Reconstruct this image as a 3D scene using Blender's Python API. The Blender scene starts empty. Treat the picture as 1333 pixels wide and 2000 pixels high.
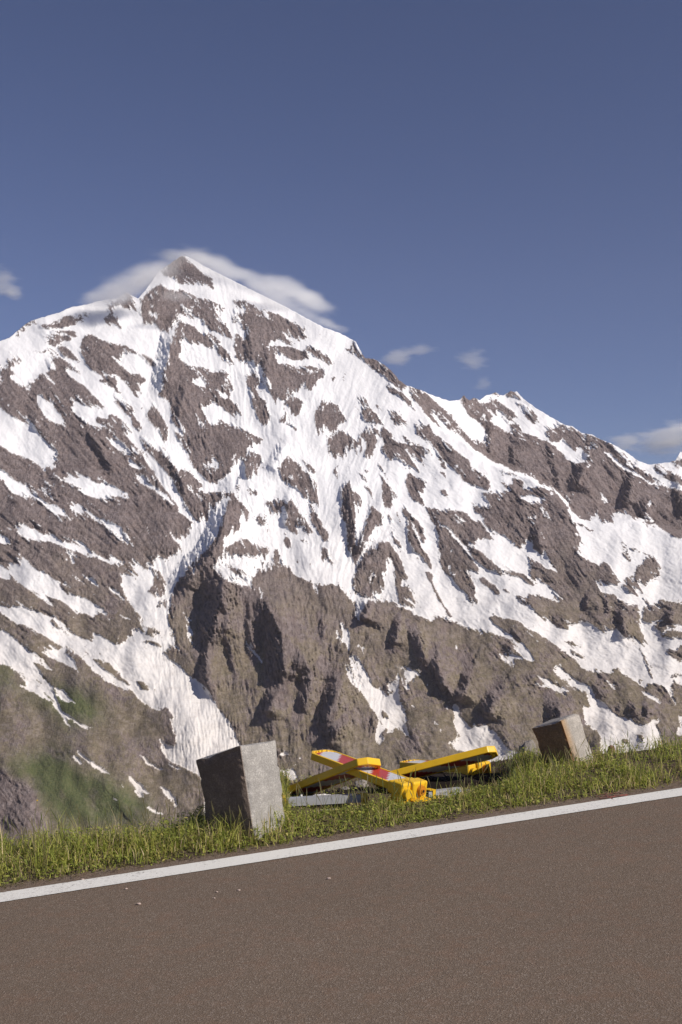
import bpy, bmesh, math, random
import numpy as np
from mathutils import Vector, Matrix
R = math.radians
random.seed(7); rng = np.random.default_rng(7)
sc = bpy.context.scene
C = bpy.data.collections.new('scene'); sc.collection.children.link(C)

# ------------------------------------------------------------------ camera, sky, sun, exposure
F = 2200.0; PITCH = math.atan(120 / F); EYE = 1.65
cd = bpy.data.cameras.new('camera'); cam = bpy.data.objects.new('camera', cd); sc.collection.objects.link(cam)
cd.sensor_fit = 'VERTICAL'; cd.sensor_height = 36; cd.lens = 36 * F / 2000
cd.clip_start = 0.1; cd.clip_end = 60000
cam.location = (0, 0, EYE); cam.rotation_euler = (R(90) + PITCH, 0, 0)
sc.camera = cam
SUN_EL, SUN_AZ = R(36), R(62)      # azimuth measured from behind the camera towards the right
S = Vector((math.cos(SUN_EL) * math.sin(SUN_AZ), -math.cos(SUN_EL) * math.cos(SUN_AZ), math.sin(SUN_EL)))
w = bpy.data.worlds.new('World'); sc.world = w; w.use_nodes = True
nt = w.node_tree; nt.nodes.clear()
sky = nt.nodes.new('ShaderNodeTexSky'); sky.sky_type = 'NISHITA'; sky.sun_disc = False
sky.sun_elevation = SUN_EL; sky.sun_rotation = math.atan2(S.x, S.y)
sky.altitude = 2400; sky.air_density = 1.0; sky.dust_density = 0.4; sky.ozone_density = 1.6
hs = nt.nodes.new('ShaderNodeHueSaturation'); hs.inputs['Saturation'].default_value = 1.0; hs.inputs['Value'].default_value = 1.0
tint = nt.nodes.new('ShaderNodeMix'); tint.data_type = 'RGBA'; tint.blend_type = 'MULTIPLY'
tint.inputs[0].default_value = 1.0; tint.inputs[7].default_value = (.78, .73, .915, 1)
bg = nt.nodes.new('ShaderNodeBackground'); bg.inputs[1].default_value = 0.076
wo = nt.nodes.new('ShaderNodeOutputWorld')
nt.links.new(sky.outputs[0], hs.inputs['Color']); nt.links.new(hs.outputs[0], tint.inputs[6])
nt.links.new(tint.outputs[2], bg.inputs[0]); nt.links.new(bg.outputs[0], wo.inputs[0])
sl = bpy.data.lights.new('sun', 'SUN'); sl.energy = 4.6; sl.angle = R(0.5); sl.color = (1.0, 0.92, 0.82)
so = bpy.data.objects.new('sun', sl); sc.collection.objects.link(so)
so.rotation_euler = S.to_track_quat('Z', 'Y').to_euler(); so.location = (20, -10, 30)
sc.view_settings.view_transform = 'Standard'; sc.view_settings.look = 'None'
sc.view_settings.exposure = 0.0; sc.view_settings.gamma = 1.0; sc.view_settings.use_curve_mapping = False
sc.cycles.volume_bounces = 6; sc.cycles.volume_max_steps = 128

# ------------------------------------------------------------------ helpers
cp_, sp_ = math.cos(PITCH), math.sin(PITCH)
def P(px, py, Y):
    """world point seen towards picture position px, py at forward distance Y (works on arrays)"""
    cx = (px - 666.5) / F; cy = (1000 - py) / F
    k = Y / (cp_ - cy * sp_)
    return np.stack([cx * k, Y + 0 * cx, EYE + (sp_ + cy * cp_) * k], -1)
def PV(px, py, Y): return Vector([float(v) for v in P(float(px), float(py), float(Y))])
def tag(o, label=None, cat=None, group=None, kind=None):
    if label: o['label'] = label
    if cat: o['category'] = cat
    if group: o['group'] = group
    if kind: o['kind'] = kind
    return o
def link(name, me, mat=None, parent=None):
    o = bpy.data.objects.new(name, me); C.objects.link(o)
    if mat: me.materials.append(mat)
    if parent: o.parent = parent
    return o
def empty(name, loc=(0, 0, 0)):
    o = bpy.data.objects.new(name, None); C.objects.link(o); o.location = loc; o.empty_display_size = .2; return o
def bmobj(name, bm, mat=None, parent=None, smooth=False):
    bmesh.ops.recalc_face_normals(bm, faces=bm.faces)
    me = bpy.data.meshes.new(name); bm.to_mesh(me); bm.free()
    if smooth: me.polygons.foreach_set('use_smooth', [True] * len(me.polygons))
    return link(name, me, mat, parent)
def npmesh(name, verts, faces, nside, mat=None, parent=None, smooth=False, col=None):
    """faces: (n, nside) int array"""
    me = bpy.data.meshes.new(name)
    me.vertices.add(len(verts)); me.vertices.foreach_set('co', np.asarray(verts, np.float32).ravel())
    nf = len(faces); me.loops.add(nf * nside); me.loops.foreach_set('vertex_index', np.asarray(faces, np.int32).ravel())
    me.polygons.add(nf); me.polygons.foreach_set('loop_start', np.arange(0, nf * nside, nside, dtype=np.int32))
    if smooth: me.polygons.foreach_set('use_smooth', np.ones(nf, bool))
    me.update(calc_edges=True)
    if col is not None:
        ca = me.color_attributes.new('cover', 'FLOAT_COLOR', 'POINT')
        ca.data.foreach_set('color', np.asarray(col, np.float32).ravel())
    return link(name, me, mat, parent)
def box(bm, x0, x1, y0, y1, z0, z1, mat=None):
    M = Matrix.Translation(((x0 + x1) / 2, (y0 + y1) / 2, (z0 + z1) / 2)) @ Matrix.Diagonal((x1 - x0, y1 - y0, z1 - z0, 1))
    if mat is not None: M = mat @ M
    return bmesh.ops.create_cube(bm, size=1, matrix=M)['verts']

def grad_noise(x, y, seed=0):
    xi = np.floor(x).astype(np.int64); yi = np.floor(y).astype(np.int64)
    xf = x - xi; yf = y - yi
    def g(ix, iy, dx, dy):
        h = (ix * 374761393 + iy * 668265263 + seed * 2147483647 + 1013904223) & 0xffffffff
        h = ((h ^ (h >> 13)) * 1274126177) & 0xffffffff
        h = (h ^ (h >> 16)) & 0xffff
        a = h * (2 * math.pi / 65536)
        return np.cos(a) * dx + np.sin(a) * dy
    u = xf * xf * xf * (xf * (xf * 6 - 15) + 10); v = yf * yf * yf * (yf * (yf * 6 - 15) + 10)
    n00 = g(xi, yi, xf, yf); n10 = g(xi + 1, yi, xf - 1, yf); n01 = g(xi, yi + 1, xf, yf - 1); n11 = g(xi + 1, yi + 1, xf - 1, yf - 1)
    return ((n00 * (1 - u) + n10 * u) * (1 - v) + (n01 * (1 - u) + n11 * u) * v) * 1.5
def fbm(x, y, seed=0, oc=3, gain=.5):
    t = 0; a = 1; s = 0
    for i in range(oc):
        t = t + a * grad_noise(x * 2 ** i + 17.3 * i, y * 2 ** i + 5.1 * i, seed + i); s += a; a *= gain
    return t / s
def ridged(x, y, seed=0, oc=3, gain=.5):
    t = 0; a = 1; s = 0
    for i in range(oc):
        n = 1 - np.abs(grad_noise(x * 2 ** i + 9.7 * i, y * 2 ** i + 3.3 * i, seed + i)) * 2
        t = t + a * n; s += a; a *= gain
    return t / s
def smooth(e0, e1, x):
    t = np.clip((x - e0) / (e1 - e0), 0, 1); return t * t * (3 - 2 * t)

# node material helper
class NM:
    def __init__(s, name, rough=.8, spec=.3):
        s.m = bpy.data.materials.new(name); s.m.use_nodes = True; s.t = s.m.node_tree; s.n = s.t.nodes; s.L = s.t.links
        s.b = s.n['Principled BSDF']; s.b.inputs['Roughness'].default_value = rough; s.b.inputs['Specular IOR Level'].default_value = spec
    def new(s, t, **k):
        n = s.n.new(t)
        for a, b in k.items(): setattr(n, a, b)
        return n
    def coord(s, which='Object', scale=None):
        c = s.new('ShaderNodeTexCoord').outputs[which]
        if scale is None: return c
        m = s.new('ShaderNodeMapping'); m.inputs['Scale'].default_value = scale; s.L.new(c, m.inputs[0]); return m.outputs[0]
    def noise(s, vec, scale, detail=4, rough=.55, out='Fac'):
        n = s.new('ShaderNodeTexNoise'); n.inputs['Scale'].default_value = scale; n.inputs['Detail'].default_value = detail
        n.inputs['Roughness'].default_value = rough; s.L.new(vec, n.inputs['Vector']); return n.outputs[out]
    def vor(s, vec, scale, out='Distance', feature='F1'):
        n = s.new('ShaderNodeTexVoronoi', feature=feature); n.inputs['Scale'].default_value = scale; s.L.new(vec, n.inputs['Vector']); return n.outputs[out]
    def ramp(s, fac, stops, interp='LINEAR'):
        r = s.new('ShaderNodeValToRGB'); e = r.color_ramp.elements; r.color_ramp.interpolation = interp
        while len(e) < len(stops): e.new(.5)
        for i, (p, c) in enumerate(stops):
            e[i].position = p; e[i].color = (c, c, c, 1) if isinstance(c, (int, float)) else (*c, 1)
        s.L.new(fac, r.inputs[0]); return r.outputs[0]
    def mix(s, fac, a, b, mode='MIX'):
        m = s.new('ShaderNodeMix', data_type='RGBA', blend_type=mode)
        for i, v in ((0, fac), (6, a), (7, b)):
            if isinstance(v, bpy.types.NodeSocket): s.L.new(v, m.inputs[i])
            elif i == 0: m.inputs[0].default_value = v
            else: m.inputs[i].default_value = (*v, 1)
        return m.outputs[2]
    def math(s, op, a, b=0.0, c=None):
        m = s.new('ShaderNodeMath', operation=op)
        for i, v in enumerate((a, b) if c is None else (a, b, c)):
            if isinstance(v, bpy.types.NodeSocket): s.L.new(v, m.inputs[i])
            else: m.inputs[i].default_value = v
        return m.outputs[0]
    def color(s, c):
        if isinstance(c, bpy.types.NodeSocket): s.L.new(c, s.b.inputs['Base Color'])
        else: s.b.inputs['Base Color'].default_value = (*c, 1)
    def rough(s, c): s.L.new(c, s.b.inputs['Roughness'])
    def bump(s, h, strength=.5, dist=.01):
        b = s.new('ShaderNodeBump'); b.inputs['Strength'].default_value = strength; b.inputs['Distance'].default_value = dist
        s.L.new(h, b.inputs['Height']); s.L.new(b.outputs[0], s.b.inputs['Normal'])

# ------------------------------------------------------------------ the mountain
# snow (S) and bare rock (R) outlines, painted in order on a chart of the face; a letter chooses the chart sheet
SHEET = dict(A=(0, 480), B=(350, 480), C=(650, 660), D=(933, 740), E=(0, 850), F=(350, 850), G=(650, 1000), H=(933, 1080), I=(0, 1200), J=(350, 1150), K=(650, 1150))
COVER = """
R E 0,60 60,110 130,130 240,180 290,230 350,190 385,110 330,50 260,-5 330,-60 600,-60 700,-40 840,60 930,110 960,180 1010,250 1060,330 1100,380 1150,450 1180,510 1255,570 1200,600 1210,640 1150,680 1180,740 1120,780 1040,800 990,840 950,870 910,840 840,850 890,900 880,920 780,900 800,1000 830,1080 920,1190 930,1230 860,1290 800,1333 I 800,200 740,180 680,155 600,120 590,160 640,250 700,310 820,410 870,500 900,540 950,590 1040,630 1080,600 1140,670 1110,690 1145,800 1140,860 1100,850 1040,815 1050,870 1100,950 1210,1000 1290,1050 1330,1100 1330,1700 -1500,1700 -1500,-200 E -1500,0
R F 350,370 400,450 410,540 400,580 360,620 300,660 290,700 290,780 220,860 300,950 340,960 400,980 480,980 470,930 520,880 600,860 650,830 720,850 740,900 850,960 930,975 1000,970 1040,980 1100,1050 1150,1120 G 170,700 230,575 280,585 370,580 430,605 520,660 640,710 650,670 720,690 800,720 870,750 960,780 1080,800 1170,840 1190,890 1240,950 1310,980 1300,930 1230,850 1160,800 1060,740 1020,690 1060,670 1120,690 1210,710 1270,760 1333,790 H 500,590 550,640 540,700 520,790 600,860 690,890 730,950 720,990 680,1000 700,1100 740,1140 800,1200 800,1600 I 1600,1700 1577,1700 1577,870 J 350,900 290,820 220,720 140,600 60,560 I 1180,340 1100,290 1060,240 1150,210 1130,110 1090,30 E 1100,1150 1140,980 1200,900 1333,760 F 200,730 250,650 280,560 320,450
R A 90,575 130,540 175,500 215,490 240,500 200,530 150,550 110,575
R A 260,545 290,510 340,505 390,480 440,450 500,460 560,440 600,440 560,480 500,500 440,530 400,540 350,545 300,550
R A 290,620 330,590 380,565 440,550 485,560 485,600 440,615 390,625 350,640 320,635
R A 710,385 760,350 800,320 830,300 860,330 880,380 870,420 840,410 810,390 790,400 800,365 760,390 730,410 750,450 780,500 800,535 760,525 720,500 680,490 670,470 710,460 715,420
R A 540,600 590,570 630,590 690,630 780,640 850,665 920,700 1000,740 1030,790 980,780 930,730 860,700 800,710 790,740 760,745 800,790 850,830 940,850 960,880 890,885 900,930 890,975 850,940 830,880 780,850 740,830 700,840 660,820 600,810 560,770 540,720 520,670
R A 640,860 690,855 750,850 760,900 790,960 800,980 760,960 735,910 690,890 650,885
R A 360,655 400,650 440,660 490,710 530,750 500,745 460,720 440,740 400,700 380,680
R A 300,820 350,730 380,720 440,760 500,790 530,840 480,810 430,815 480,870 540,900 590,950 640,1000 700,1060 740,1090 690,1060 640,1030 600,1040 560,1050 500,1000 460,1000 470,1060 520,1120 560,1140 640,1220 700,1270 780,1333 360,1343 330,1300 260,1230 220,1160 150,1140 80,1110 30,1070 0,1040 -60,1000 -60,900 0,870 60,850 100,880 130,920 180,920 220,880 270,830
S A 285,815 320,840 355,890 340,890 300,850
S A 240,960 270,970 300,1010 335,1000 360,1060 400,1110 415,1165 370,1160 320,1130 280,1090 240,1030
S A 380,920 420,960 400,950
R A 10,800 60,750 120,720 150,735 110,765 60,790 90,830 60,850 0,860
R A 200,700 250,690 340,670 370,700 330,720 340,690 260,705
R A 610,1110 700,1130 700,1095 760,1100 820,1160 865,1215 800,1215 850,1270 900,1320 860,1333 800,1290 740,1240 700,1180 640,1150
R A 740,990 800,1000 860,1050 880,1110 920,1160 915,1220 870,1180 850,1120 800,1070 750,1020
R A 895,1020 920,1040 905,1055
R A 950,1090 1000,1030 1040,1080 1100,1190 1100,1240 1060,1290 1050,1200 990,1160 950,1110
R A 1130,1200 1180,1230 1200,1280 1160,1270
R B 20,60 50,90 90,120 130,160 180,190 230,220 200,240 150,260 100,240 40,250 0,240 -60,200 -130,170 -100,140 -40,100 0,60
R B -250,370 -210,300 -120,250 -50,270 60,300 110,340 120,380 60,400 0,440 -10,480 -80,560 -130,540 -160,500 -230,530 -240,470
S B -115,225 -40,250 0,300 -60,290 -110,250
S B 0,245 60,255 70,280 20,280
S B -210,370 -170,380 -160,400 -200,385
S B -210,430 -150,440 -130,470 -190,460
S B -160,370 -140,380 -100,425 -125,400
R B 120,350 200,350 260,380 300,400 250,420 260,460 300,500 340,570 340,600 300,600 260,560 210,560 180,520 130,470 80,470 50,440 100,400
R B 330,350 440,360 520,410 620,440 700,470 790,520 840,550 800,560 860,600 800,600 760,600 700,570 660,560 700,600 740,630 700,640 640,600 600,610 580,640 540,690 500,700 480,760 440,750 370,740 360,680 360,600 380,560 430,610 440,560 400,540 430,480 400,500 350,510 340,470 400,440 440,440 430,400 370,380
R B 580,660 640,650 740,660 820,690 860,650 920,690 1000,735 1005,780 950,760 870,710 830,740 740,740 690,720 640,700 620,720 660,770 740,780 800,800 830,780 960,810 970,835 910,870 880,920 820,920 740,960 690,990 620,1000 580,950 560,880 540,800 520,760 500,790 480,740 520,690
R B 440,850 500,820 540,860 530,910 480,900 510,950 570,1020 580,1080 605,1120 580,1130 575,1190 540,1160 500,1100 480,1040 465,1000 500,970 460,950 440,900
R B 670,1040 700,1000 760,975 820,1025 790,1060 780,1095 740,1090 720,1040
R B 650,1130 700,1080 725,1120 690,1150 660,1155
R B 700,1170 740,1155 770,1200 740,1195
R B 0,490 60,510 110,530 150,580 200,580 260,610 270,650 310,680 350,720 340,765 290,740 250,700 240,650 180,660 130,610 90,650 40,600 10,600 0,700 10,740 60,780 150,790 230,830 300,820 360,850 320,860 350,920 360,960 320,940 330,1000 400,1060 420,1110 370,1090 330,1070 400,1150 440,1200 500,1240 560,1263 500,1293 450,1313 430,1343 400,1383 370,1423 340,1473 290,1503 240,1543 190,1533 150,1493 80,1423 60,1343 20,1313 30,1233 0,1190 -40,1160 -50,1100 -60,1010 -140,980 -110,930 -110,850 -70,740 -60,640
S B 80,880 110,850 150,860 200,910 160,920 110,910
S B 150,1040 230,1020 290,1060 340,1100 400,1150 440,1190 350,1170 270,1140 250,1170 210,1170 170,1100 130,1050
S B 120,1150 170,1170 180,1200 140,1180
S B 255,960 300,950 320,1000 280,990
S F 160,180 200,150 250,155 260,230 220,210 170,210
R B 890,1060 930,1010 980,1020 1040,1040 1060,1090 1100,1140 1060,1160 1000,1190 980,1200 960,1170 930,1200 890,1160 880,1110
R B 960,1260 1010,1210 1080,1210 1140,1260 1180,1290 1160,1310 1090,1333 1060,1380 1080,1390 1020,1360 970,1340
R B 1120,640 1160,610 1210,715 1190,740 1150,710 1080,680 1110,670
R B 1040,820 1100,830 1060,840
R B 990,840 1030,850 1000,880
R B 920,910 935,935 915,925
R B 1090,960 1110,990 1095,985
R B 1150,1040 1170,1060 1150,1060
R B 900,570 945,580 920,585
R C 120,20 160,20 200,110 260,125 330,160 380,200 430,260 470,290 490,330 440,330 420,280 370,290 340,250 300,220 240,180 200,150 140,110 90,80 140,70
R C 340,300 400,320 450,350 520,430 540,470 500,450 440,380 380,360
R C 490,330 540,330 600,350 640,390 700,440 760,490 800,530 850,600 900,660 960,680 1000,700 1030,760 1020,640 990,600 960,540 880,500 850,440 830,395 860,365 900,385 940,390 980,430 1000,480 1040,500 1020,540 1090,590 1150,630 1200,600 1260,620 1333,640 1333,920 1250,890 1160,850 1060,810 1000,780 930,730 870,670 810,620 750,590 740,560 700,530 660,480 640,470 650,500 700,570 720,590 640,530 610,500 560,430 510,380
S C 800,500 860,560 930,590 990,650 1000,690 930,650 880,640 850,590 820,560 790,520
S C 780,420 830,440 890,520 980,590 970,600 900,550 840,490 790,460
S C 690,400 780,430 800,470 770,490 700,440
S C 1020,640 1060,650 1110,700 1120,720 1060,700 1030,690
S C 1180,640 1240,700 1230,710
S C 1170,770 1210,800 1190,795
S C 1240,830 1290,850 1260,850
R C 940,460 1000,430 1060,400 1120,440 1190,490 1230,520 1180,530 1130,520 1100,490 1060,500 1040,470 1000,500 1030,560 990,600 960,540
R C 1120,370 1160,340 1210,370 1230,410 1190,390 1140,390
R C 1190,420 1250,440 1320,490 1333,530 1280,520 1240,490 1260,470 1200,440
R C 1160,560 1220,570 1230,600 1170,590
R C 1030,360 1070,350 1085,375 1050,380
R C 365,470 420,475 460,530 490,575 450,560 420,580 390,540
R C 530,590 570,570 630,560 640,620 690,640 770,700 830,760 880,790 890,840 950,870 1000,900 1020,950 1020,1000 960,970 910,960 850,920 800,860 750,820 690,790 670,720 640,680 580,650 540,620
R C 440,630 480,640 530,690 580,700 640,730 640,760 590,750 610,790 560,750 500,690
R C 310,600 340,570 380,620 390,660 440,680 490,690 530,720 560,780 600,810 540,790 500,760 510,790 550,830 580,880 530,850 480,840 450,800 400,790 380,800 350,770 320,740 330,680
R C 170,640 220,590 290,590 310,640 280,670 280,710 230,760 210,800 200,760 220,720 220,660 190,660 190,700 160,690
R C 190,460 240,450 290,500 330,560 260,560 200,550
R C 160,390 220,400 230,440 190,440
R C 265,410 310,450 320,470 290,450
R C 490,880 530,890 550,920 620,940 620,980 580,980 570,1020 610,1100 570,1070 520,1060 500,1000 470,930
R C 300,810 350,880 340,890 300,850
R C 310,900 370,960 380,1000 420,1020 410,1050 380,1080 330,1080 320,1020 330,990
R C 200,960 240,970 260,1020 270,1070 240,1010
R C 165,880 215,900 230,940 190,920
R C 200,840 240,870 240,900
R C 45,1000 110,920 130,1000 180,1030 190,1080 150,1100 130,1080 150,1150 150,1213 140,1283 160,1373 160,1453 150,1473 120,1433 100,1353 80,1200 50,1150 60,1080
R C 700,990 730,985 755,1020 740,1045 710,1020
R C 700,860 740,880 740,910 700,880
R C 640,880 680,910 650,900
R C 690,800 730,820 740,860 710,840
R C 610,1110 660,1110 720,1130 800,1120 870,1140 930,1200 980,1250 1040,1290 1000,1300 960,1290 920,1333 850,1320 780,1250 740,1220 700,1210 690,1240 760,1290 800,1333 700,1333 690,1290 670,1240 660,1180 620,1150
R C 1090,880 1160,880 1260,910 1190,900 1100,890
R C 1090,930 1150,940 1100,950
R C 210,1190 260,1090 320,1150 330,1200 280,1230 240,1300 200,1333 180,1400 160,1380 220,1250 240,1210 210,1200
R C 450,1110 480,1090 490,1120 540,1180 600,1250 605,1333 570,1310 540,1250 540,1210 520,1240 570,1333 620,1420 645,1473 620,1483 570,1413 520,1393 510,1333 500,1333 480,1250 500,1200 470,1160
R C 410,1110 430,1150 415,1150
R C 330,1120 350,1150 338,1148
R C 380,1260 430,1333 400,1300
R D 300,220 340,200 380,240 380,265 330,260 300,240
R D 210,300 240,280 280,310 230,330
R D 230,340 300,360 370,380 430,400 470,420 530,460 580,520 640,550 700,545 720,500 690,480 670,440 680,400 710,360 760,370 820,400 850,440 830,480 930,570 1000,610 1080,660 1140,690 1190,700 1230,700 1333,730 1500,760 1700,800 1700,1030 1333,1030 1290,1030 1220,990 1150,970 1090,950 1090,900 1040,920 1020,920 990,890 960,850 900,890 830,940 800,920 780,870 740,925 680,900 620,860 590,810 600,760 570,790 530,740 500,730 430,680 300,610 170,570 100,540 0,480 0,400 60,420 70,330 90,290 170,330 200,360
S D 730,420 770,405 770,440 700,450
S D 830,770 860,820 840,805 810,800
S D 1110,790 1140,800 1110,830 1100,860
R D 570,330 600,305 670,345 670,430 630,460 580,430 565,380
R D 460,330 560,290 580,330 560,400 480,410 450,370
R D 850,415 900,440 1000,540 1100,610 1180,660 1140,680 1060,630 960,570 880,500 820,460
S D 820,470 880,510 1000,590 1060,630 1040,640 940,580 860,510
S D 870,425 950,465 970,500 900,460
S D 990,490 1080,555 1145,600 1100,600 1010,530
R D 1250,545 1333,530 1500,560 1500,600 1333,570 1280,560
R D 1130,570 1190,560 1230,600 1300,620 1333,650 1500,700 1500,750 1333,700 1290,670 1230,640
R D 50,745 150,745 210,690 255,650 300,675 285,720 400,700 510,740 560,800 600,850 620,920 650,960 640,1000 680,1060 650,1090 670,1150 740,1190 800,1220 830,1190 880,1230 880,1270 920,1300 930,1323 900,1343 800,1323 790,1333 800,1393 870,1398 950,1453 1010,1473 1050,1553 1060,1633 1090,1713 1070,1718 1000,1673 950,1673 910,1633 810,1633 740,1603 690,1583 600,1603 560,1623 480,1573 400,1533 330,1473 260,1443 270,1423 300,1423 330,1403 400,1413 480,1433 540,1433 540,1403 480,1363 400,1303 350,1300 340,1250 350,1180 410,1200 400,1120 360,1110 345,1030 310,1060 280,1100 230,1070 180,1020 100,1000 50,950 40,900 -20,860 -43,813 60,840 120,860 60,800
S D 270,760 340,760 430,760 440,780 380,810 320,800 280,780
S D 340,890 400,895 350,920
S D 430,865 465,870 465,890 440,888
S D 422,1020 438,1020 438,1034 424,1034
S D 380,1160 440,1120 470,1180 500,1230 490,1250 430,1220
S H 858,345 880,345 878,355 865,355
S H 955,372 975,375 972,385 960,383
S H 680,262 710,262 695,275
R D 640,930 700,960 750,980 800,1010 770,1000 690,970 650,950
R D 850,1045 880,1055 860,1055
R D 910,1060 960,1070 985,1090 940,1080
R D 930,1112 1000,1108 1100,1128 1130,1150 1060,1127 960,1122
R D 940,1130 980,1145 990,1190 960,1170 945,1150
R H 1060,80 1110,30 1150,20 1190,80 1180,150 1120,190 1060,190 1060,230 1000,265 960,240 960,180 1000,150 1030,150 1030,110
R H 1000,340 1030,330 1050,380 1060,430 1040,400
R H 1080,400 1100,350 1200,310 1300,320 1600,340 1600,480 1280,470 1230,490 1200,520 1150,490 1160,450 1220,450 1200,440 1150,440 1100,460 1070,430
R H 1200,540 1240,510 1500,520 1500,560 1260,560
R H 1220,640 1260,625 1310,640 1310,600 1500,600 1500,690 1300,690 1250,670
R H 1260,800 1500,785 1500,800 1270,815
R H 1260,860 1280,820 1300,850 1500,870 1500,1060 1300,1050 1290,960
R H 540,690 530,660 560,640 620,680 700,760 750,770 830,780 870,790 880,750 910,740 950,800 1000,810 1060,860 1090,880 1100,850 1200,860 1240,890 1270,950 1300,1030 1320,1100 1310,1140 1280,1200 1250,1210 1200,1200 1170,1130 1190,1090 1140,1080 1110,1110 1050,1110 1000,1080 940,1070 880,1030 820,980 760,930 740,880 700,840 650,830 590,800 550,750
S H 850,840 890,850 880,870 860,870
S H 1070,900 1120,910 1200,970 1190,980 1130,950 1080,920
R H 600,650 650,650 700,680 700,690 640,675
R H 535,550 580,560 640,590 700,608 640,600 580,580
R H 780,740 800,750 790,760
R H 1072,615 1090,650 1110,720 1140,800 1130,820 1110,760 1085,690
R H 1055,815 1070,820 1065,850 1055,845
R H 180,240 205,250 210,275 190,265
S H 490,730 560,760 640,830 690,835 730,900 800,970 900,1045 1000,1090 1080,1130 1150,1080 1180,1190 1215,1215 1150,1270 1130,1400 800,1400 810,1220 780,1160 700,1110 690,1010 725,985 715,920 650,880 590,870 560,830 510,790
R H 935,1215 980,1210 990,1240 960,1240
R H 1030,1180 1070,1190 1095,1225 1060,1220
R H 1060,1160 1090,1185 1070,1180
R H 1000,1290 1060,1290 1075,1310 1010,1300
R H 710,1130 770,1150 800,1200 800,1280 760,1290 730,1220
S H 395,795 440,810 470,820 530,850 570,890 610,920 550,910 480,885 430,870 370,865 360,855 400,855 430,850 400,825
R H 1200,1210 1280,1180 1500,1200 1500,1400 1200,1400
R G 350,-10 400,70 G 370,110 430,190 455,250 440,260 400,180
R G 160,350 200,270 260,240 300,210 350,180 390,230 440,300 460,360 500,440 440,450 430,560 410,480 400,330 370,280 350,340 330,420 340,500 280,550 230,560 150,540 130,470 150,400
S G 250,370 270,420 290,430 260,450
R G 180,170 230,60 270,10 320,20 330,70 260,110 220,200 190,260 160,290 150,240
R G 590,380 640,390 660,470 690,540 710,600 680,560 650,480 620,420
R G 430,470 480,480 540,515 500,505 530,560 560,600 500,560 460,560 520,600 550,640 500,620 430,590
R G 690,110 740,100 800,180 860,240 920,310 950,370 950,400 910,380 870,360 900,430 940,510 930,560 960,590 900,590 860,520 800,480 780,440 740,400 700,330 690,200
S G 755,200 770,230 775,270 760,250
S G 765,340 785,390 790,430 770,400
R G 700,0 860,60 960,60 1040,160 1050,180 970,170 880,220 820,170 740,90
S G 830,50 870,55 865,80 840,75
R G 875,235 920,235 980,270 1060,340 1120,380 1200,390 1270,420 1310,460 1280,470 1220,430 1110,410 1050,400 980,360 920,300
R G 950,410 1010,450 1060,480 1080,510 1060,525 1010,490 960,450
R G 1125,510 1150,525 1140,540
R G 700,590 760,650 790,690 740,660
S G 1080,905 1170,920 1230,950 1240,970 1180,960 1140,990 1110,960
S G 60,480 130,490 150,520 160,580 158,640 160,700 145,650 150,600 110,540
S G 150,640 180,630 190,680 170,715 150,690
S K 105,430 150,450 230,550 250,610 320,650 370,700 390,680 410,640 380,670 350,620 410,600 430,540 440,580 430,640 440,720 470,780 490,850 470,880 500,950 510,970 450,930 400,905 390,940 360,940 350,900 320,940 340,980 300,1030 280,1000 280,920 300,860 270,800 220,720 160,640 140,540
R K 310,800 340,795 365,830 330,845
S K 80,540 110,515 150,600 160,640 120,600
S K 40,225 80,235 110,280 115,340 100,430 90,360 60,340 20,320 60,310 70,280
S K 445,505 500,510 530,530 575,540 540,580 500,600 500,650 480,665 460,620 450,580
S K 150,360 215,385 215,400 160,375
S K 330,405 360,425 340,425
S K 595,600 625,630 615,635
S K 490,725 540,765 520,765
S K 645,860 690,890 680,900
S K 690,910 715,920 700,940
S K 570,935 590,945 575,948
S K 770,760 800,740 825,770 820,810 860,860 900,900 950,890 1000,880 1060,930 1110,1000 1150,1050 1200,1060 1200,1130 1100,1250 1020,1280 970,1260 960,1100 880,1060 770,1040 750,1000 790,990 830,960 800,910 780,850 790,820
S K 725,740 760,790 750,795
S K 800,340 815,360 810,410 802,380
R F 0,220 60,230 120,290 160,320 130,350 110,370 160,370 200,370 290,370 350,360 350,380 270,430 240,460 200,480 200,520 150,580 90,530 40,470 20,400 0,380
S F 60,330 90,350 80,358
S F 90,350 150,400 140,410
R F 0,510 60,540 90,570 90,600 40,620 0,660
R F 430,350 470,350 520,370 510,390 550,430 590,430 680,400 690,450 640,500 600,490 560,440 510,400
R F 500,540 540,520 580,550 570,600 530,590
R F 350,400 420,450 470,510 430,510 390,490 400,550 350,500
R F 380,690 440,670 480,710 590,740 590,760 540,800 470,800 420,770 390,800 310,770 300,730 350,710
R F 300,830 340,840 380,870 440,900 430,930 380,900 340,870
R F 620,730 650,750 670,790 620,840 610,800
R F 630,220 710,130 800,220 870,270 900,330 910,440 850,440 790,380 720,330 680,300 650,240
S F 710,260 750,290 740,310
R F 790,150 840,180 900,250 870,240 820,200
R F 690,450 730,400 760,460 830,560 870,620 840,640 790,590 760,600 770,650 730,620 690,610 700,540
R F 850,500 870,460 900,530 960,620 980,700 930,680 900,620 860,550
R F 780,650 850,710 830,710 790,680
R F 670,680 700,650 730,700 720,750 690,710
R F 920,730 970,750 985,800 1000,860 970,830 930,780
R F 760,800 790,820 770,830
R F 840,830 870,840 850,860
R F 410,150 470,110 540,130 550,190 500,200 510,240 440,290 420,240 430,200
R F 1000,220 1030,200 1030,270 1010,270
R F 1020,175 1045,185 1030,190
R F 370,340 395,325 400,345 375,360
R F 1120,400 1180,390 1190,450 1150,470
S F 510,1000 540,1010 545,1040 520,1030
S J 430,355 470,370 550,470 540,485 500,430 440,385
S J 25,155 50,170 80,195 70,205 40,190
S J 40,270 75,255 100,290 70,310 90,360 60,330
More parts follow.
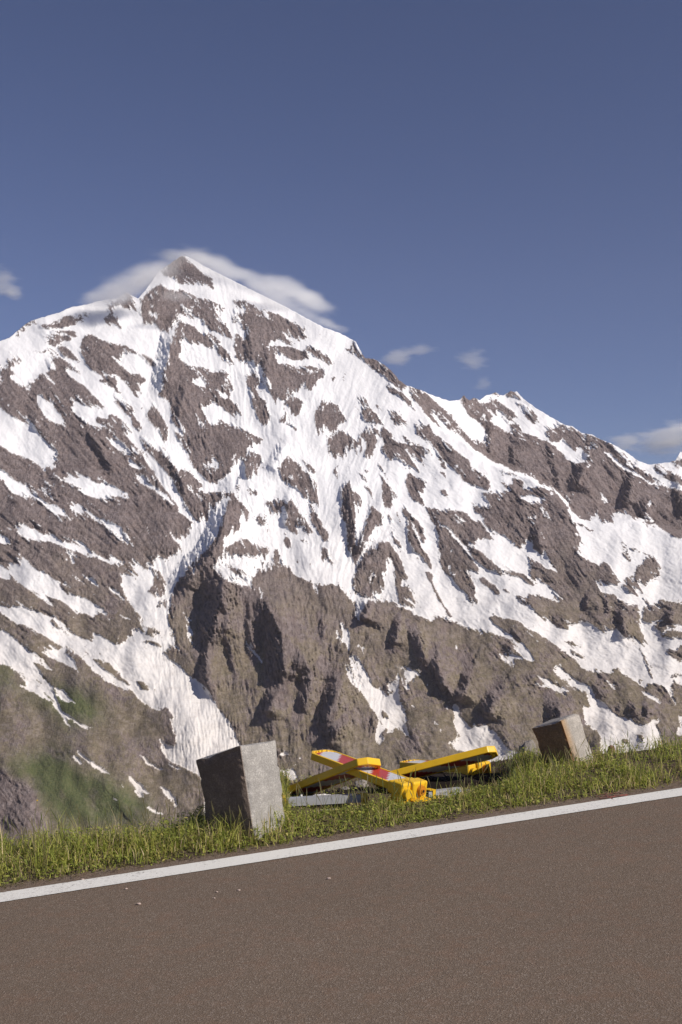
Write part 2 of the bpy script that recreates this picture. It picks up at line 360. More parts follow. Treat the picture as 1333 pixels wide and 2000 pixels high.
S J 640,1180 740,1170 780,1230 740,1250 660,1210
S J 650,1070 700,1060 715,1085 670,1090
S J 770,1095 800,1095 795,1110
S J 740,1150 775,1135 760,1155
S E 0,215 60,260 100,300 180,320 200,370 260,410 320,450 410,480 440,540 370,520 300,460 220,410 150,400 90,380 50,330 0,250
S E 390,290 420,250 480,250 560,270 640,310 700,320 820,370 840,380 820,410 740,400 660,420 590,400 540,380 540,350 470,320
S E 480,410 540,470 640,540 740,580 800,600 810,650 855,690 830,710 760,650 700,590 620,560 560,520 470,490
S E 80,600 130,580 220,600 260,630 340,640 400,690 500,680 550,710 610,770 680,790 740,790 830,840 780,840 700,830 620,790 540,770 440,740 370,710 290,690 200,680 140,660
S E -200,560 0,640 60,670 70,710 0,700 -200,640
S E 0,560 80,610 60,610
S E 120,770 160,790 200,850 290,890 340,930 400,940 450,970 370,970 420,1010 480,1040 560,1060 640,1110 690,1140 700,1190 640,1150 600,1180 560,1160 500,1160 440,1110 380,1070 300,1050 360,1110 300,1090 240,1050 200,1010 110,960 70,900 40,850 70,830 150,840
S E -300,760 0,840 60,880 70,940 0,930 -300,860
S E 110,1070 160,1110 210,1170 320,1200 200,1180
S E 690,980 760,1010 830,1090 780,1060 720,1010
S E 740,1160 840,1190 900,1195 830,1200
S E 450,910 520,930 510,940
S E 520,900 620,940 650,990 600,960
S E 905,565 990,630 960,620
S E 1060,530 1110,560 1090,555
S E 1100,630 1160,660 1150,700
S E 215,330 290,350 350,310 290,240 320,280 360,310 300,365 300,400 280,370
S E 450,770 520,780 490,790 480,840 460,820
S E 210,1090 260,1120 235,1115
S E 465,1170 520,1205 500,1200
S E 700,0 780,40 860,120 850,130 780,100 720,50
S E 830,150 880,180 950,240 870,210 830,190
S E 870,250 930,270 1000,330 1080,380 1130,430 1110,440 1020,370 900,300
S E 540,95 580,130 570,125
S E 490,35 520,55 505,50
R E 910,20 970,40 1040,110 1060,80 1100,130 1130,200 1190,260 1210,330 1260,420 1333,430 1333,540 1300,560 1240,510 1200,480 1200,440 1150,340 1100,260 1040,190 990,130 920,60
S E 1225,320 1255,335 1250,360 1228,350
S E 1280,340 1333,345 1380,370 1333,375
S E 1270,380 1320,410 1333,430 1290,400
R E 1000,900 1040,880 1080,960 1080,1000 1050,1060 1000,1040 960,1010 1000,970
R E 990,1100 1080,1070 1120,1075 1050,1110
R E 880,940 910,935 910,950
R E 1060,820 1110,830 1070,835
R I 930,120 980,90 1050,110 1050,140 990,140
R I 920,190 960,170 1030,180 1050,210 980,190
S I -300,-120 0,-70 230,-20 320,0 370,20 440,90 490,130 580,160 700,310 820,410 870,500 810,490 740,450 690,440 660,400 620,380 560,320 480,240 460,220 420,250 480,290 510,360 470,340 400,310 300,270 290,250 330,220 420,220 370,190 220,100 110,60 60,30 0,-20 -300,-80
R I 330,20 430,120 380,100 330,50
R I 600,280 700,310 800,400 860,480 800,440 700,380 640,330
R I 610,220 680,265 640,250
R I 530,220 555,235 540,240
R I 460,240 500,260 540,320 590,375 560,360 500,310
R I 880,430 930,430 985,500 930,490
S I -300,-20 0,90 50,120 110,170 150,200 200,240 260,260 350,375 300,350 250,320 210,300 250,360 300,420 350,470 360,510 385,580 400,620 450,660 510,700 580,730 650,740 600,740 570,740 590,765 500,715 430,670 400,640 470,740 440,720 400,660 340,590 340,560 280,550 220,510 110,460 180,470 170,430 100,370 70,340 20,320 0,330 -300,200
R I 100,365 190,410 150,400
R I 220,400 280,450 240,430
S I 360,475 420,500 460,530 420,520 500,575 440,570 390,540
S I 55,445 110,490 80,475
S I 205,160 240,185 225,182
S I 500,870 560,930 640,980 735,1055 650,1020 580,970 510,910
S I 465,920 500,930 535,980 510,975
S I 150,925 200,975 180,965
S I 275,935 300,950 290,952
S I 540,1015 560,1028 545,1027
S I 170,650 195,655 180,662
S I 870,895 930,920 980,960 1080,1015 1020,1010 950,970 930,930
S I 1070,960 1150,990 1220,1030 1140,1000
S I 830,1055 870,1065 910,1100 970,1130 920,1110 1000,1190 920,1140 940,1195 900,1180 870,1120
S I 775,1095 830,1130 800,1120
S I 715,1180 795,1225 740,1205
S I 900,1225 1000,1270 1090,1310 1000,1290
S I 950,1215 1060,1290 1000,1255
S I 1030,1105 1100,1140 1165,1240 1150,1255 1110,1210
S I 690,485 740,520 715,505
S I 395,405 425,438 405,420
S I 440,452 462,472 450,468
S I 485,515 540,555 510,540
"""
def parse(tok):
    pts = []; sh = (0, 0)
    for t in tok:
        if t in SHEET: sh = SHEET[t]
        else:
            x, y = t.split(','); pts.append((sh[0] + float(x) / 3.3325, sh[1] + float(y) / 3.3325))
    return np.array(pts)
MX0, MX1, MY0, MY1 = -460, 1800, 460, 1700
mask = np.ones((MY1 - MY0, MX1 - MX0), np.float32)
def fill(img, pts, val):
    x0 = max(int(pts[:, 0].min()) - 1, MX0); x1 = min(int(pts[:, 0].max()) + 2, MX1)
    y0 = max(int(pts[:, 1].min()) - 1, MY0); y1 = min(int(pts[:, 1].max()) + 2, MY1)
    if x1 <= x0 or y1 <= y0: return
    xs = np.arange(x0, x1) + .5; xs = xs[None, :]
    ys = (np.arange(y0, y1) + .5)[:, None]
    ins = np.zeros((y1 - y0, x1 - x0), bool)
    n = len(pts)
    for i in range(n):
        ax, ay = pts[i]; bx, by = pts[(i + 1) % n]
        if ay == by: continue
        c = (ys >= min(ay, by)) & (ys < max(ay, by))
        r = np.nonzero(c[:, 0])[0]
        if len(r) == 0: continue
        xi = ax + (ys[r] - ay) * (bx - ax) / (by - ay)
        ins[r] ^= xs > xi
    sub = img[y0 - MY0:y1 - MY0, x0 - MX0:x1 - MX0]; sub[ins] = val
for ln in COVER.strip().splitlines():
    t = ln.split(); fill(mask, parse(t[1:]), 1.0 if t[0] == 'S' else 0.0)
def blur(img, r):
    k = np.exp(-0.5 * (np.arange(-int(3 * r), int(3 * r) + 1) / r) ** 2); k /= k.sum(); h = len(k) // 2
    a = np.pad(img, ((h, h), (0, 0)), 'edge'); o = np.zeros_like(img)
    for i, kk in enumerate(k): o += kk * a[i:i + img.shape[0]]
    a = np.pad(o, ((0, 0), (h, h)), 'edge'); o2 = np.zeros_like(img)
    for i, kk in enumerate(k): o2 += kk * a[:, i:i + img.shape[1]]
    return o2
def samp(img, x, y):
    fx = np.clip(x - MX0 - .5, 0, img.shape[1] - 1.001); fy = np.clip(y - MY0 - .5, 0, img.shape[0] - 1.001)
    ix = fx.astype(int); iy = fy.astype(int); ax = fx - ix; ay = fy - iy
    return (img[iy, ix] * (1 - ax) + img[iy, ix + 1] * ax) * (1 - ay) + (img[iy + 1, ix] * (1 - ax) + img[iy + 1, ix + 1] * ax) * ay
m2 = blur(mask, 1.1); m7 = blur(mask, 7.0); m4 = blur(mask, 4.0)

# grain that follows the lie of the gullies and ribs: noise smeared along the local direction of the outlines
GH, GW = mask.shape
gy_, gx_ = np.gradient(m4)
lx = np.arange(MX0, MX1); lean0 = np.arctan(np.interp(lx, [-400, 300, 480, 620, 760, 1400], [.85, .75, .25, .05, .5, .7]))[None, :]
w0 = 1.6e-3
txx = blur(gx_ * gx_, 24) + w0 * np.cos(lean0) ** 2; tyy = blur(gy_ * gy_, 24) + w0 * np.sin(lean0) ** 2; txy = blur(gx_ * gy_, 24) - w0 * np.cos(lean0) * np.sin(lean0)
phi = .5 * np.arctan2(2 * txy, txx - tyy)           # across the grain
dxg = -np.sin(phi); dyg = np.cos(phi); fl_ = np.where(dyg < 0, -1, 1); dxg = (dxg * fl_).astype(np.float32); dyg = (dyg * fl_).astype(np.float32)
def lic(seed_img, steps):
    yy, xx = np.meshgrid(np.arange(GH, dtype=np.float32), np.arange(GW, dtype=np.float32), indexing='ij')
    acc = seed_img.copy()
    for sg in (1, -1):
        px_, py_ = xx.copy(), yy.copy()
        for k in range(steps):
            ix = np.clip(px_.astype(np.int32), 0, GW - 1); iy = np.clip(py_.astype(np.int32), 0, GH - 1)
            px_ += sg * 1.5 * dxg[iy, ix]; py_ += sg * 1.5 * dyg[iy, ix]
            ix = np.clip(px_.astype(np.int32), 0, GW - 1); iy = np.clip(py_.astype(np.int32), 0, GH - 1)
            acc += seed_img[iy, ix]
    acc = blur(acc, .6); acc -= acc.mean(); return acc / acc.std()
wn_ = rng.standard_normal(mask.shape).astype(np.float32)
licF = lic(wn_, 5); licL = lic(blur(rng.standard_normal(mask.shape).astype(np.float32), 1.6), 14)

SKYLINE = [(-1700, 1100), (-900, 900), (-400, 760), (-120, 690), (0, 666), (18, 660), (30, 650), (45, 637), (60, 627), (75, 622), (99, 615), (117, 610), (138, 600), (168, 595), (192, 588), (210, 585), (228, 583), (240, 576), (249, 571), (261, 579), (270, 583), (285, 566), (300, 545), (309, 531), (318, 525), (339, 510), (349, 503), (356, 499.5), (366, 501), (380, 508), (400, 520), (440, 540), (480, 560), (520, 580), (560, 600), (600, 622), (632, 639), (665, 651), (695, 667), (704, 684), (713, 699), (731, 701), (750, 712), (764, 723), (779, 741), (794, 753), (803, 755), (830, 765), (842, 771), (878, 783), (899, 781), (904, 774), (907, 771), (911, 778), (917, 782), (925, 777), (931, 778), (937, 782), (950, 772), (961, 770), (968, 766), (975, 770), (983, 773), (990, 768), (998, 764), (1010, 765), (1023, 779), (1047, 797), (1077, 815), (1104, 830), (1119, 833), (1137, 846), (1155, 848), (1173, 858), (1194, 866), (1221, 881), (1245, 899), (1269, 908), (1287, 905), (1308, 903), (1320, 899), (1325, 890), (1329, 882), (1333, 884), (1338, 893), (1350, 900), (1500, 930), (2000, 850), (2900, 1080)]
skx, sky_ = np.array(SKYLINE, float).T
# columns: dense where the face is seen, coarser to the sides
dense = np.arange(-40, 1375, 1.6)
g = [14 * 1.12 ** i for i in range(24)]
gx = np.cumsum([2.5 * 1.13 ** i for i in range(38)])
cols = np.concatenate([-40 - gx[::-1], dense, dense[-1] + gx])
cols = cols[(cols > -1700) & (cols < 2900)]
NV = 760
v = np.linspace(0, 1, NV)
ys = np.interp(cols, skx, sky_) + 1.8 * fbm(cols / 7, 0 * cols, 31, 3) + 0.0
X = np.repeat(cols[:, None], NV, 1)
Y = 1690 + (ys[:, None] - 1690) * v[None, :]
wx = 3.6 * fbm(X / 22, Y / 22, 1, 3) + 2.0 * fbm(X / 6, Y / 6, 4, 2)
wy = 3.6 * fbm(X / 22 + 50, Y / 22, 2, 3) + 2.0 * fbm(X / 6 + 50, Y / 6, 5, 2)
lf = samp(licF, X, Y); ll = samp(licL, X, Y); feather = .3 + .9 * smooth(-.35, .35, fbm(X / 40, Y / 40, 68, 3))
sh_ = feather * (6.0 * ll + 4.4 * lf) * smooth(1500, 1250, Y + .0 * X); gdx = samp(dxg, X, Y); gdy = samp(dyg, X, Y)
b2 = .8 * samp(m2, X + wx + gdx * sh_, Y + wy + gdy * sh_) + .2 * samp(m4, X + wx, Y + wy); b7 = samp(m7, X, Y)
# strike of the strata / runnels: leaning on the flanks, upright in the middle
lean = np.interp(X, [-400, 300, 480, 620, 760, 1400], [.85, .75, .25, .15, .5, .7])
ang = np.arctan(lean)
q = X * np.cos(ang) - Y * np.sin(ang); p = X * np.sin(ang) + Y * np.cos(ang)
q += 4 * fbm(X / 30, Y / 30, 21, 2)
fl1 = ridged(q / 22, p / 80, 41, 3); fl2 = ridged(q / 7.5, p / 22, 44, 3); iso = fbm(X / 12, Y / 12, 47, 4, .6)
big = fbm(X / 120, Y / 150, 51, 3)
fleck = fbm(q / 3.2, p / 6.5, 61, 3, .6)
streak = fbm(q / 4.0, p / 26, 65, 3)
high = smooth(1250, 800, Y)
nearb = 1 - np.abs(2 * b7 - 1)
fine = fbm(q / 1.9, p / 3.4, 66, 2)
ledge = fbm(X / 9 + .3 * Y / 9, Y / 3.0, 67, 3)
field = b2 + (.17 * lf + .20 * ll + .35 * fleck + .12 * ledge * high) * (.10 + .90 * nearb) * (.45 + .75 * feather)
field = field + .10 * smooth(.35, .7, b7) * high
snow = smooth(.45, .55, field)
# blown flecks of snow on rock ledges high up, and stones showing through thin snow
fl3 = fbm(q / 3.6 + .6 * fbm(X / 9, Y / 9, 72, 2), p / 13, 71, 3, .6); zone = fbm(X / 45, Y / 45, 73, 2)
snow = snow * (1 - smooth(.29, .38, .11 * lf + .12 * ll + .2 * fleck + .42 * zone - .38 * np.maximum(b7 - .6, -.05)) * smooth(1.0, .95, b7))
snow = np.maximum(snow, smooth(.285 - .04 * high, .37 - .04 * high, .42 * fl3 + .10 * lf + .135 * ll + .30 * zone - .16 * (1 - high) + .25 * (b7 - .25)) * (b7 > .02) * smooth(1350, 1150, Y))
rock = 1 - smooth(.3, .7, b2 * .6 + b7 * .4)

outc = np.zeros_like(mask); fill(outc, parse('I -300,900 0,1000 60,1050 150,1090 240,1150 260,1260 330,1400 -300,1400'.split()), 1.0)
h = 55 * big
vegz = smooth(980, 1330, Y) * smooth(-.25, .35, fbm(X / 60, Y / 60, 93, 4) + .15)
cliff = (1 - .88 * vegz) * smooth(-.25, .45, fbm(X / 70, Y / 55, 57, 3) + .55 * smooth(.3, .0, np.abs(b7 - .3))) * .85 + .15
wq = q + 9 * fbm(X / 22, Y / 22, 121, 3); wp = p + 9 * fbm(X / 22, Y / 22, 122, 3)
fl1 = ridged(wq / 30, wp / 62, 41, 4, .5); fl2 = ridged(wq / 8, wp / 17, 44, 3, .6); iso = fbm(X / 9, Y / 9, 47, 4, .62)
soft = 1 - .72 * smooth(470, 330, X) * smooth(1230, 1330, Y) * (1 - samp(blur(outc, 4), X, Y))
h += rock * (6 + soft * (cliff * (15 * (fl1 - .45) + 6 * (fl2 - .45)) + (2 + 3 * cliff) * iso) + (1 - .8 * vegz) * soft * ((.8 + .9 * cliff) * lf + (1.2 + 1.5 * cliff) * ll)) + (1 - rock) * (5 * (fl1 - .45) + 2.5 * iso + 1.6 * streak)
h += 6 * (1 - b7)
# ridges whose far (left) flank is steep: crest points, height in metres, flank widths left and right
RIDGES = [
 ([(457, 962), (442, 1000), (434, 1040), (412, 1085), (385, 1110), (362, 1140), (350, 1170)], 120, 34, 110),
 ([(425, 1105), (438, 1130), (434, 1165), (427, 1200), (417, 1240), (408, 1270)], 120, 38, 110), ([(416, 1225), (406, 1270), (403, 1310), (413, 1350), (418, 1370)], 42, 15, 80),
 ([(500, 1156), (518, 1176), (535, 1201), (550, 1241), (556, 1286), (554, 1330), (556, 1350)], 125, 42, 100),
 ([(575, 1262), (588, 1280), (610, 1316), (606, 1346), (596, 1384), (590, 1400)], 62, 24, 50), ([(640, 1295), (658, 1326), (653, 1366), (633, 1415), (622, 1440)], 55, 24, 60), ([(835, 1290), (862, 1330), (892, 1366), (900, 1385)], 34, 14, 40), ([(813, 1225), (826, 1270), (832, 1300)], 26, 10, 30), ([(627, 1200), (634, 1226), (630, 1250)], 26, 10, 30), ([(446, 1250), (455, 1290), (462, 1320)], 24, 10, 30), ([(430, 1140), (436, 1170), (432, 1200)], 40, 18, 30), ([(541, 1348), (530, 1375), (521, 1402)], 55, 20, 60),
 ([(664, 1330), (652, 1400), (645, 1450)], 45, 30, 60), ([(675, 1405), (656, 1430), (640, 1462)], 40, 13, 60),
 ([(724, 1168), (720, 1190), (708, 1217)], 75, 26, 70), ([(783, 1203), (776, 1235), (768, 1268)], 45, 13, 60),
 ([(921, 1310), (909, 1345), (896, 1372)], 60, 18, 60), ([(977, 1350), (962, 1380), (952, 1408)], 65, 24, 60),
 ([(880, 1350), (868, 1330), (855, 1300), (850, 1275)], 35, 14, 50), ([(1146, 900), (1138, 925), (1121, 957)], 70, 22, 60),
 ([(1237, 928), (1231, 960), (1223, 992)], 60, 18, 50), ([(1277, 965), (1264, 1000), (1250, 1014)], 60, 24, 50),
 ([(1047, 1022), (1052, 1050), (1055, 1075)], 40, 13, 60),
 ([(346, 634), (334, 672), (328, 702), (319, 741), (312, 775)], 75, 24, 80), ([(522, 672), (521, 720), (526, 768)], 36, 13, 60),
 ([(562, 862), (540, 900), (515, 922)], 34, 16, 40), ([(565, 962), (562, 1000), (560, 1030)], 26, 10, 40),
 ([(684, 934), (688, 994), (697, 1040), (700, 1100)], 42, 18, 50), ([(737, 985), (715, 1040), (703, 1095)], 30, 14, 40),
 ([(755, 1052), (722, 1088), (702, 1115)], 36, 14, 50), ([(1214, 1190), (1218, 1220), (1224, 1250)], 40, 14, 40),
 ([(1088, 1365), (1098, 1405), (1100, 1430)], 60, 30, 50), ([(1312, 1192), (1310, 1218)], 30, 12, 30),
 ([(168, 832), (192, 868), (216, 910), (221, 934)], 34, 14, 40), ([(366, 740), (359, 775), (346, 815)], 32, 14, 50),
 ([(326, 877), (346, 919), (366, 972)], 34, 12, 40), ([(480, 888), (481, 938)], 22, 8, 30),
 ([(494, 620), (487, 665), (498, 715), (505, 735)], 30, 12, 40), ([(963, 822), (956, 860), (966, 897)], 24, 10, 30),
 ([(1002, 868), (1004, 905)], 20, 8, 30), ([(75, 805), (70, 825), (62, 840)], 30, 16, 40),
 ([(1322, 930), (1333, 970), (1345, 1020)], 40, 20, 40), ([(1070, 860), (1085, 910), (1100, 960)], 22, 10, 30),
 ([(430, 1160), (446, 1200), (440, 1240)], 26, 10, 40), ([(488, 1180), (492, 1230), (500, 1290)], 30, 14, 40),
 ([(585, 1280), (578, 1310), (572, 1330)], 26, 12, 40), ([(800, 1215), (812, 1260), (832, 1310)], 22, 9, 40),
 ([(855, 1260), (858, 1290)], 16, 7, 30), ([(1235, 1375), (1245, 1400)], 24, 10, 30), ([(1262, 1375), (1268, 1400)], 24, 10, 30),
 ([(1185, 1170), (1190, 1200)], 20, 8, 30), ([(1150, 1160), (1145, 1190)], 20, 8, 30),
]
dx_ = 3.6 * fbm(X / 11, Y / 11, 81, 3) + 2.6 * fbm(X / 3.5, Y / 5, 83, 2) + 1.6 * lf; dy_ = 3.5 * fbm(X / 11, Y / 11, 82, 3)
flank = np.zeros_like(X)
for pts, amp, wl, wr in RIDGES:
    pts = np.array(pts, float); pad = max(wl, wr) + 14
    xa, xb = pts[:, 0].min() - pad, pts[:, 0].max() + pad; ya, yb = pts[:, 1].min() - pad, pts[:, 1].max() + pad
    ci = np.nonzero((cols > xa) & (cols < xb))[0]
    if len(ci) == 0: continue
    sl_ = slice(ci[0], ci[-1] + 1)
    xx = X[sl_] + dx_[sl_]; yy = Y[sl_] + dy_[sl_]
    best = np.full(xx.shape, 1e9); side = np.zeros(xx.shape); along = np.zeros(xx.shape); seg = np.r_[0, np.cumsum(np.hypot(*np.diff(pts, axis=0).T))]; seg /= seg[-1]
    for i in range(len(pts) - 1):
        a = pts[i]; b = pts[i + 1]; d = b - a; L2 = d @ d
        t = np.clip(((xx - a[0]) * d[0] + (yy - a[1]) * d[1]) / L2, 0, 1)
        ex = xx - (a[0] + t * d[0]); ey = yy - (a[1] + t * d[1]); dist = np.hypot(ex, ey)
        cr = d[0] * ey - d[1] * ex
        sg = cr if d[1] > 0 else -cr          # >0: left of a line that runs down the chart
        m = dist < best; best = np.where(m, dist, best); along = np.where(m, seg[i] + t * (seg[i + 1] - seg[i]), along); side = np.where(m, sg, side)
    prof = np.where(side > 0, np.clip(1 - best / wl, 0, 1) ** 1.0, np.clip(1 - best / wr, 0, 1) ** 1.6)
    flank[sl_] = np.maximum(flank[sl_], np.where(side > -0, smooth(0, .25, prof), smooth(.75, 1, prof)))
    h[sl_] += amp * prof * (.25 + .75 * smooth(0, .25, along)) * (1 - .9 * smooth(.72, 1, along))
# the face of the eastern summit stands behind the rounded snow shoulder
back = np.zeros_like(mask)
fill(back, parse('C 520,330 640,540 760,610 870,670 1000,790 1060,815 1160,850 1333,920 D 430,690 510,742 560,800 600,850 700,900 1000,900 1333,1010 2000,1010 2000,100 1333,100 0,-100'.split()), 1.0)
bk = samp(blur(back, 3.0), X + .5 * wx, Y + .5 * wy)
h -= 260 * bk * smooth(780, 1000, X)
t_ = (1120 - Y) / F
D = 3423 / (.9 - t_) - h
pos = P(X, Y, D)
# far side falls away behind the crest
nb = 5; top = pos[:, -1, :]; backs = []
for i in range(1, nb + 1):
    o = top.copy(); o[:, 1] += 260 * i; o[:, 2] -= 150 * i + 30 * i * i; backs.append(o)
allp = np.concatenate([pos, np.stack(backs, 1)], 1)
nc, nr = allp.shape[:2]
green = np.zeros_like(mask)
for s_ in ('I 0,420 200,540 380,620 480,760 560,700 700,640 620,560 500,480 420,470 250,520 100,450 0,400',
           'I 80,950 250,930 360,860 450,900 460,1000 700,1080 900,1190 1000,1280 900,1360 380,1360 260,1160 120,1060 20,1000', 'I -400,300 0,330 100,400 60,470 0,450 -400,600'):
    fill(green, parse(s_.split()), 1.0)
gr = 1.15 * samp(blur(green, 18), X + 3 * wx, Y + 3 * wy) * (.35 + .65 * smooth(-.4, .3, fbm(q / 30, p / 60, 91, 4) + .25))
veg = smooth(980, 1330, Y + 70 * zone) * smooth(-.5, .25, fbm(X / 60, Y / 60, 93, 4) + .1 - .8 * (fl2 - .5))
oc_ = samp(blur(outc, 4), X + wx, Y + wy); veg *= (1 - oc_) * (1 - .9 * flank); gr *= 1 - oc_
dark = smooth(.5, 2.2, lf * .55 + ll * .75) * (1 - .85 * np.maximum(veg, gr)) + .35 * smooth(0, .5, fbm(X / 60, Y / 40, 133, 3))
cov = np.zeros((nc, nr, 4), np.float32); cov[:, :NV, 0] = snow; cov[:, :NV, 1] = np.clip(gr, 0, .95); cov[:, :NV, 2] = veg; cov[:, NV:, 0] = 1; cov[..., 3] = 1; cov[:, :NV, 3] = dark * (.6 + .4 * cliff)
idx = np.arange(nc * nr).reshape(nc, nr)
quads = np.stack([idx[:-1, :-1], idx[1:, :-1], idx[1:, 1:], idx[:-1, 1:]], -1).reshape(-1, 4)

M = NM('mountain_cover', .9, .15)
att = M.new('ShaderNodeVertexColor', layer_name='cover'); sp = M.new('ShaderNodeSeparateColor'); M.L.new(att.outputs[0], sp.inputs[0])
pc = M.coord('Object')
n1 = M.noise(pc, .012, 6, .65); n2 = M.noise(pc, .06, 5, .7); n3 = M.noise(M.coord('Object', (1, 1, 2.6)), .022, 5, .7); n4 = M.noise(M.coord('Object', (2.2, .6, .7)), .05, 5, .75)
rockc = M.mix(n1, (.27, .225, .22), (.37, .315, .31))
rockc = M.mix(M.ramp(n2, [(.35, 0.0), (.7, 1.0)]), M.mix(.75, rockc, (.15, .115, .11)), rockc)
rockc = M.mix(M.ramp(n3, [(.3, 0.0), (.55, 1.0)]), M.mix(.4, rockc, (.22, .155, .13)), rockc)
vegc = M.mix(n1, (.175, .145, .09), (.25, .208, .14))
n5 = M.noise(pc, .16, 4, .75); n6 = M.noise(M.coord('Object', (1, 1, 2)), .035, 5, .7)
vegc = M.mix(M.ramp(n5, [(.36, .8), (.52, 0.)]), vegc, (.085, .065, .045)); vegc = M.mix(M.ramp(n6, [(.5, 0.), (.62, .7)]), vegc, (.30, .255, .215))
vegc = M.mix(M.ramp(n6, [(.34, .6), (.46, 0.)]), vegc, (.10, .095, .05))
rockc = M.mix(M.math('MULTIPLY', sp.outputs[2], .85), rockc, vegc)
greenc = M.mix(M.ramp(n5, [(.35, 0.), (.62, 1.)]), (.07, .095, .038), (.12, .13, .055))
rockc = M.mix(M.math('MULTIPLY', M.ramp(n4, [(.38, .8), (.50, 0.0)]), M.math('SUBTRACT', 1.0, M.math('MULTIPLY', sp.outputs[2], .55))), rockc, M.mix(.55, rockc, (.05, .036, .035)))
rockc = M.mix(M.ramp(n4, [(.56, 0.), (.7, .6)]), rockc, M.mix(.5, rockc, (.42, .37, .355)))
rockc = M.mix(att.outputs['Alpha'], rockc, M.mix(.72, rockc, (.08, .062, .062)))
rockc = M.mix(sp.outputs[1], rockc, greenc)
sz = M.new('ShaderNodeSeparateXYZ'); M.L.new(pc, sz.inputs[0])
low = M.new('ShaderNodeMapRange'); low.inputs[1].default_value = 250; low.inputs[2].default_value = -550; M.L.new(sz.outputs[2], low.inputs[0])
snowc = M.mix(M.math('MULTIPLY', low.outputs[0], .85), (.86, .86, .875), (.70, .655, .615))
dirt = M.math('MULTIPLY', M.ramp(n3, [(.5, 0.0), (.72, 1.0)]), M.math('MULTIPLY', low.outputs[0], .45))
snowc = M.mix(dirt, snowc, (.42, .37, .33))
M.color(M.mix(sp.outputs[0], rockc, snowc))
M.bump(M.math('ADD', M.math('ADD', n2, M.math('MULTIPLY', n4, .9)), n1), 1.0, 9.0)
bn_ = [n for n in M.n if n.type == 'BUMP'][0]
M.L.new(M.math('MULTIPLY', M.math('SUBTRACT', 1.0, M.math('MULTIPLY', sp.outputs[2], .5)), M.math('SUBTRACT', 1.0, M.math('MULTIPLY', sp.outputs[0], .93))), bn_.inputs['Strength'])
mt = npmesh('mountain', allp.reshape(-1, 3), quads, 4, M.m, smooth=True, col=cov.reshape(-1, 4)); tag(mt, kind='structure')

# ------------------------------------------------------------------ road plane, verge and the slope below it
Lp = P(0., 1754., 6.45); Rp = P(1333., 1547., 7.68)
e1 = (Rp - Lp) / np.linalg.norm(Rp - Lp); e2 = np.array([-e1[1], e1[0], 0]); e2 /= np.linalg.norm(e2)
nrm = np.cross(e1, e2)
def G(a, s, z=0.0):
    a = np.asarray(a, float); s = np.asarray(s, float); z = np.asarray(z, float)
    return Lp + a[..., None] * e1 + s[..., None] * e2 + z[..., None] * np.array([0, 0, 1.])
def toAS(pt): d = np.asarray(pt) - Lp; hx = np.array([e1[0], e1[1]]); k = hx @ hx; a = (d[..., 0] * hx[0] + d[..., 1] * hx[1]) / k; s = d[..., 0] * e2[0] + d[..., 1] * e2[1]; return a, s
def pxof(a, s): p_ = G(a, s); return 666.5 + F * p_[..., 0] / p_[..., 1]
EDGE = ([-400, 0, 300, 420, 520, 640, 950, 1050, 1200, 1333, 1800], [1.2, 1.05, .85, 1.0, 1.7, 2.4, 2.3, 1.7, 1.25, 1.25, 1.4])
def gh(a, s):
    """height of the verge above the road plane"""
    a = np.asarray(a, float); s = np.asarray(s, float)
    ed = np.interp(pxof(a, np.clip(s, 0, 2)), *EDGE)
    z = -.02 + .03 * smooth(.16, .34, s) + .014 * fbm(a * 3, s * 3, 101, 3) + .03 * smooth(.3, .9, s)
    px_ = pxof(a, np.clip(s, 0, 2)); z = z - np.interp(px_, [540, 620, 820, 940, 1100], [0, .075, .18, .15, 0]) * smooth(.6, 1.25, s)
    d = np.maximum(s - ed, 0); return z - .75 * d + .12 * (1 - np.exp(-d / .2)) * 0
def onroad(px, py):
    o = np.array([0, 0, EYE]); d = P(float(px), float(py), 1.) - o
    t = np.dot(Lp - o, nrm) / np.dot(d, nrm); return o + d * t

A_ = NM('asphalt', .95, .08)
oc = A_.coord('Object')
v1 = A_.vor(oc, 150, 'Color'); sx = A_.new('ShaderNodeSeparateColor'); A_.L.new(v1, sx.inputs[0])
vd = A_.vor(oc, 150)
nb_ = A_.noise(oc, .9, 4, .6); nf = A_.noise(oc, 260, 3, .7); nm_ = A_.noise(oc, 28, 4, .7)
base = A_.mix(nb_, (.275, .202, .142), (.32, .238, .17))
base = A_.mix(A_.ramp(nm_, [(.3, 0.), (.7, 1.)]), A_.mix(.25, base, (.06, .046, .042)), base)
base = A_.mix(A_.ramp(sx.outputs[0], [(0., 0.), (.55, .12), (.86, .35), (.97, .75)]), A_.mix(.35, base, (.05, .04, .038)), (.36, .30, .25))
base = A_.mix(A_.ramp(nf, [(.35, .3), (.6, 0.)]), base, (.05, .04, .036))
nr_ = A_.noise(oc, 7, 4, .7); base = A_.mix(A_.ramp(nr_, [(.48, 0.), (.7, .5)]), base, A_.mix(.5, base, (.27, .15, .10)))
nl_ = A_.noise(oc, .35, 3, .5); base = A_.mix(A_.ramp(nl_, [(.35, .22), (.6, 0.)]), base, (.14, .105, .08))
A_.color(base); A_.bump(A_.math('ADD', vd, nf), .6, .004)
L_ = NM('line_paint', .7, .3); oc = L_.coord('Object')
na = L_.noise(oc, 60, 4, .8); nb2 = L_.noise(oc, 4, 4, .6)
wear = L_.math('ADD', na, L_.math('MULTIPLY', nb2, .4))
L_.color(L_.mix(L_.ramp(wear, [(.76, 0.), (.92, .8)]), L_.mix(nb2, (.80, .78, .72), (.88, .865, .81)), (.16, .13, .115)))
L_.bump(na, .4, .004)

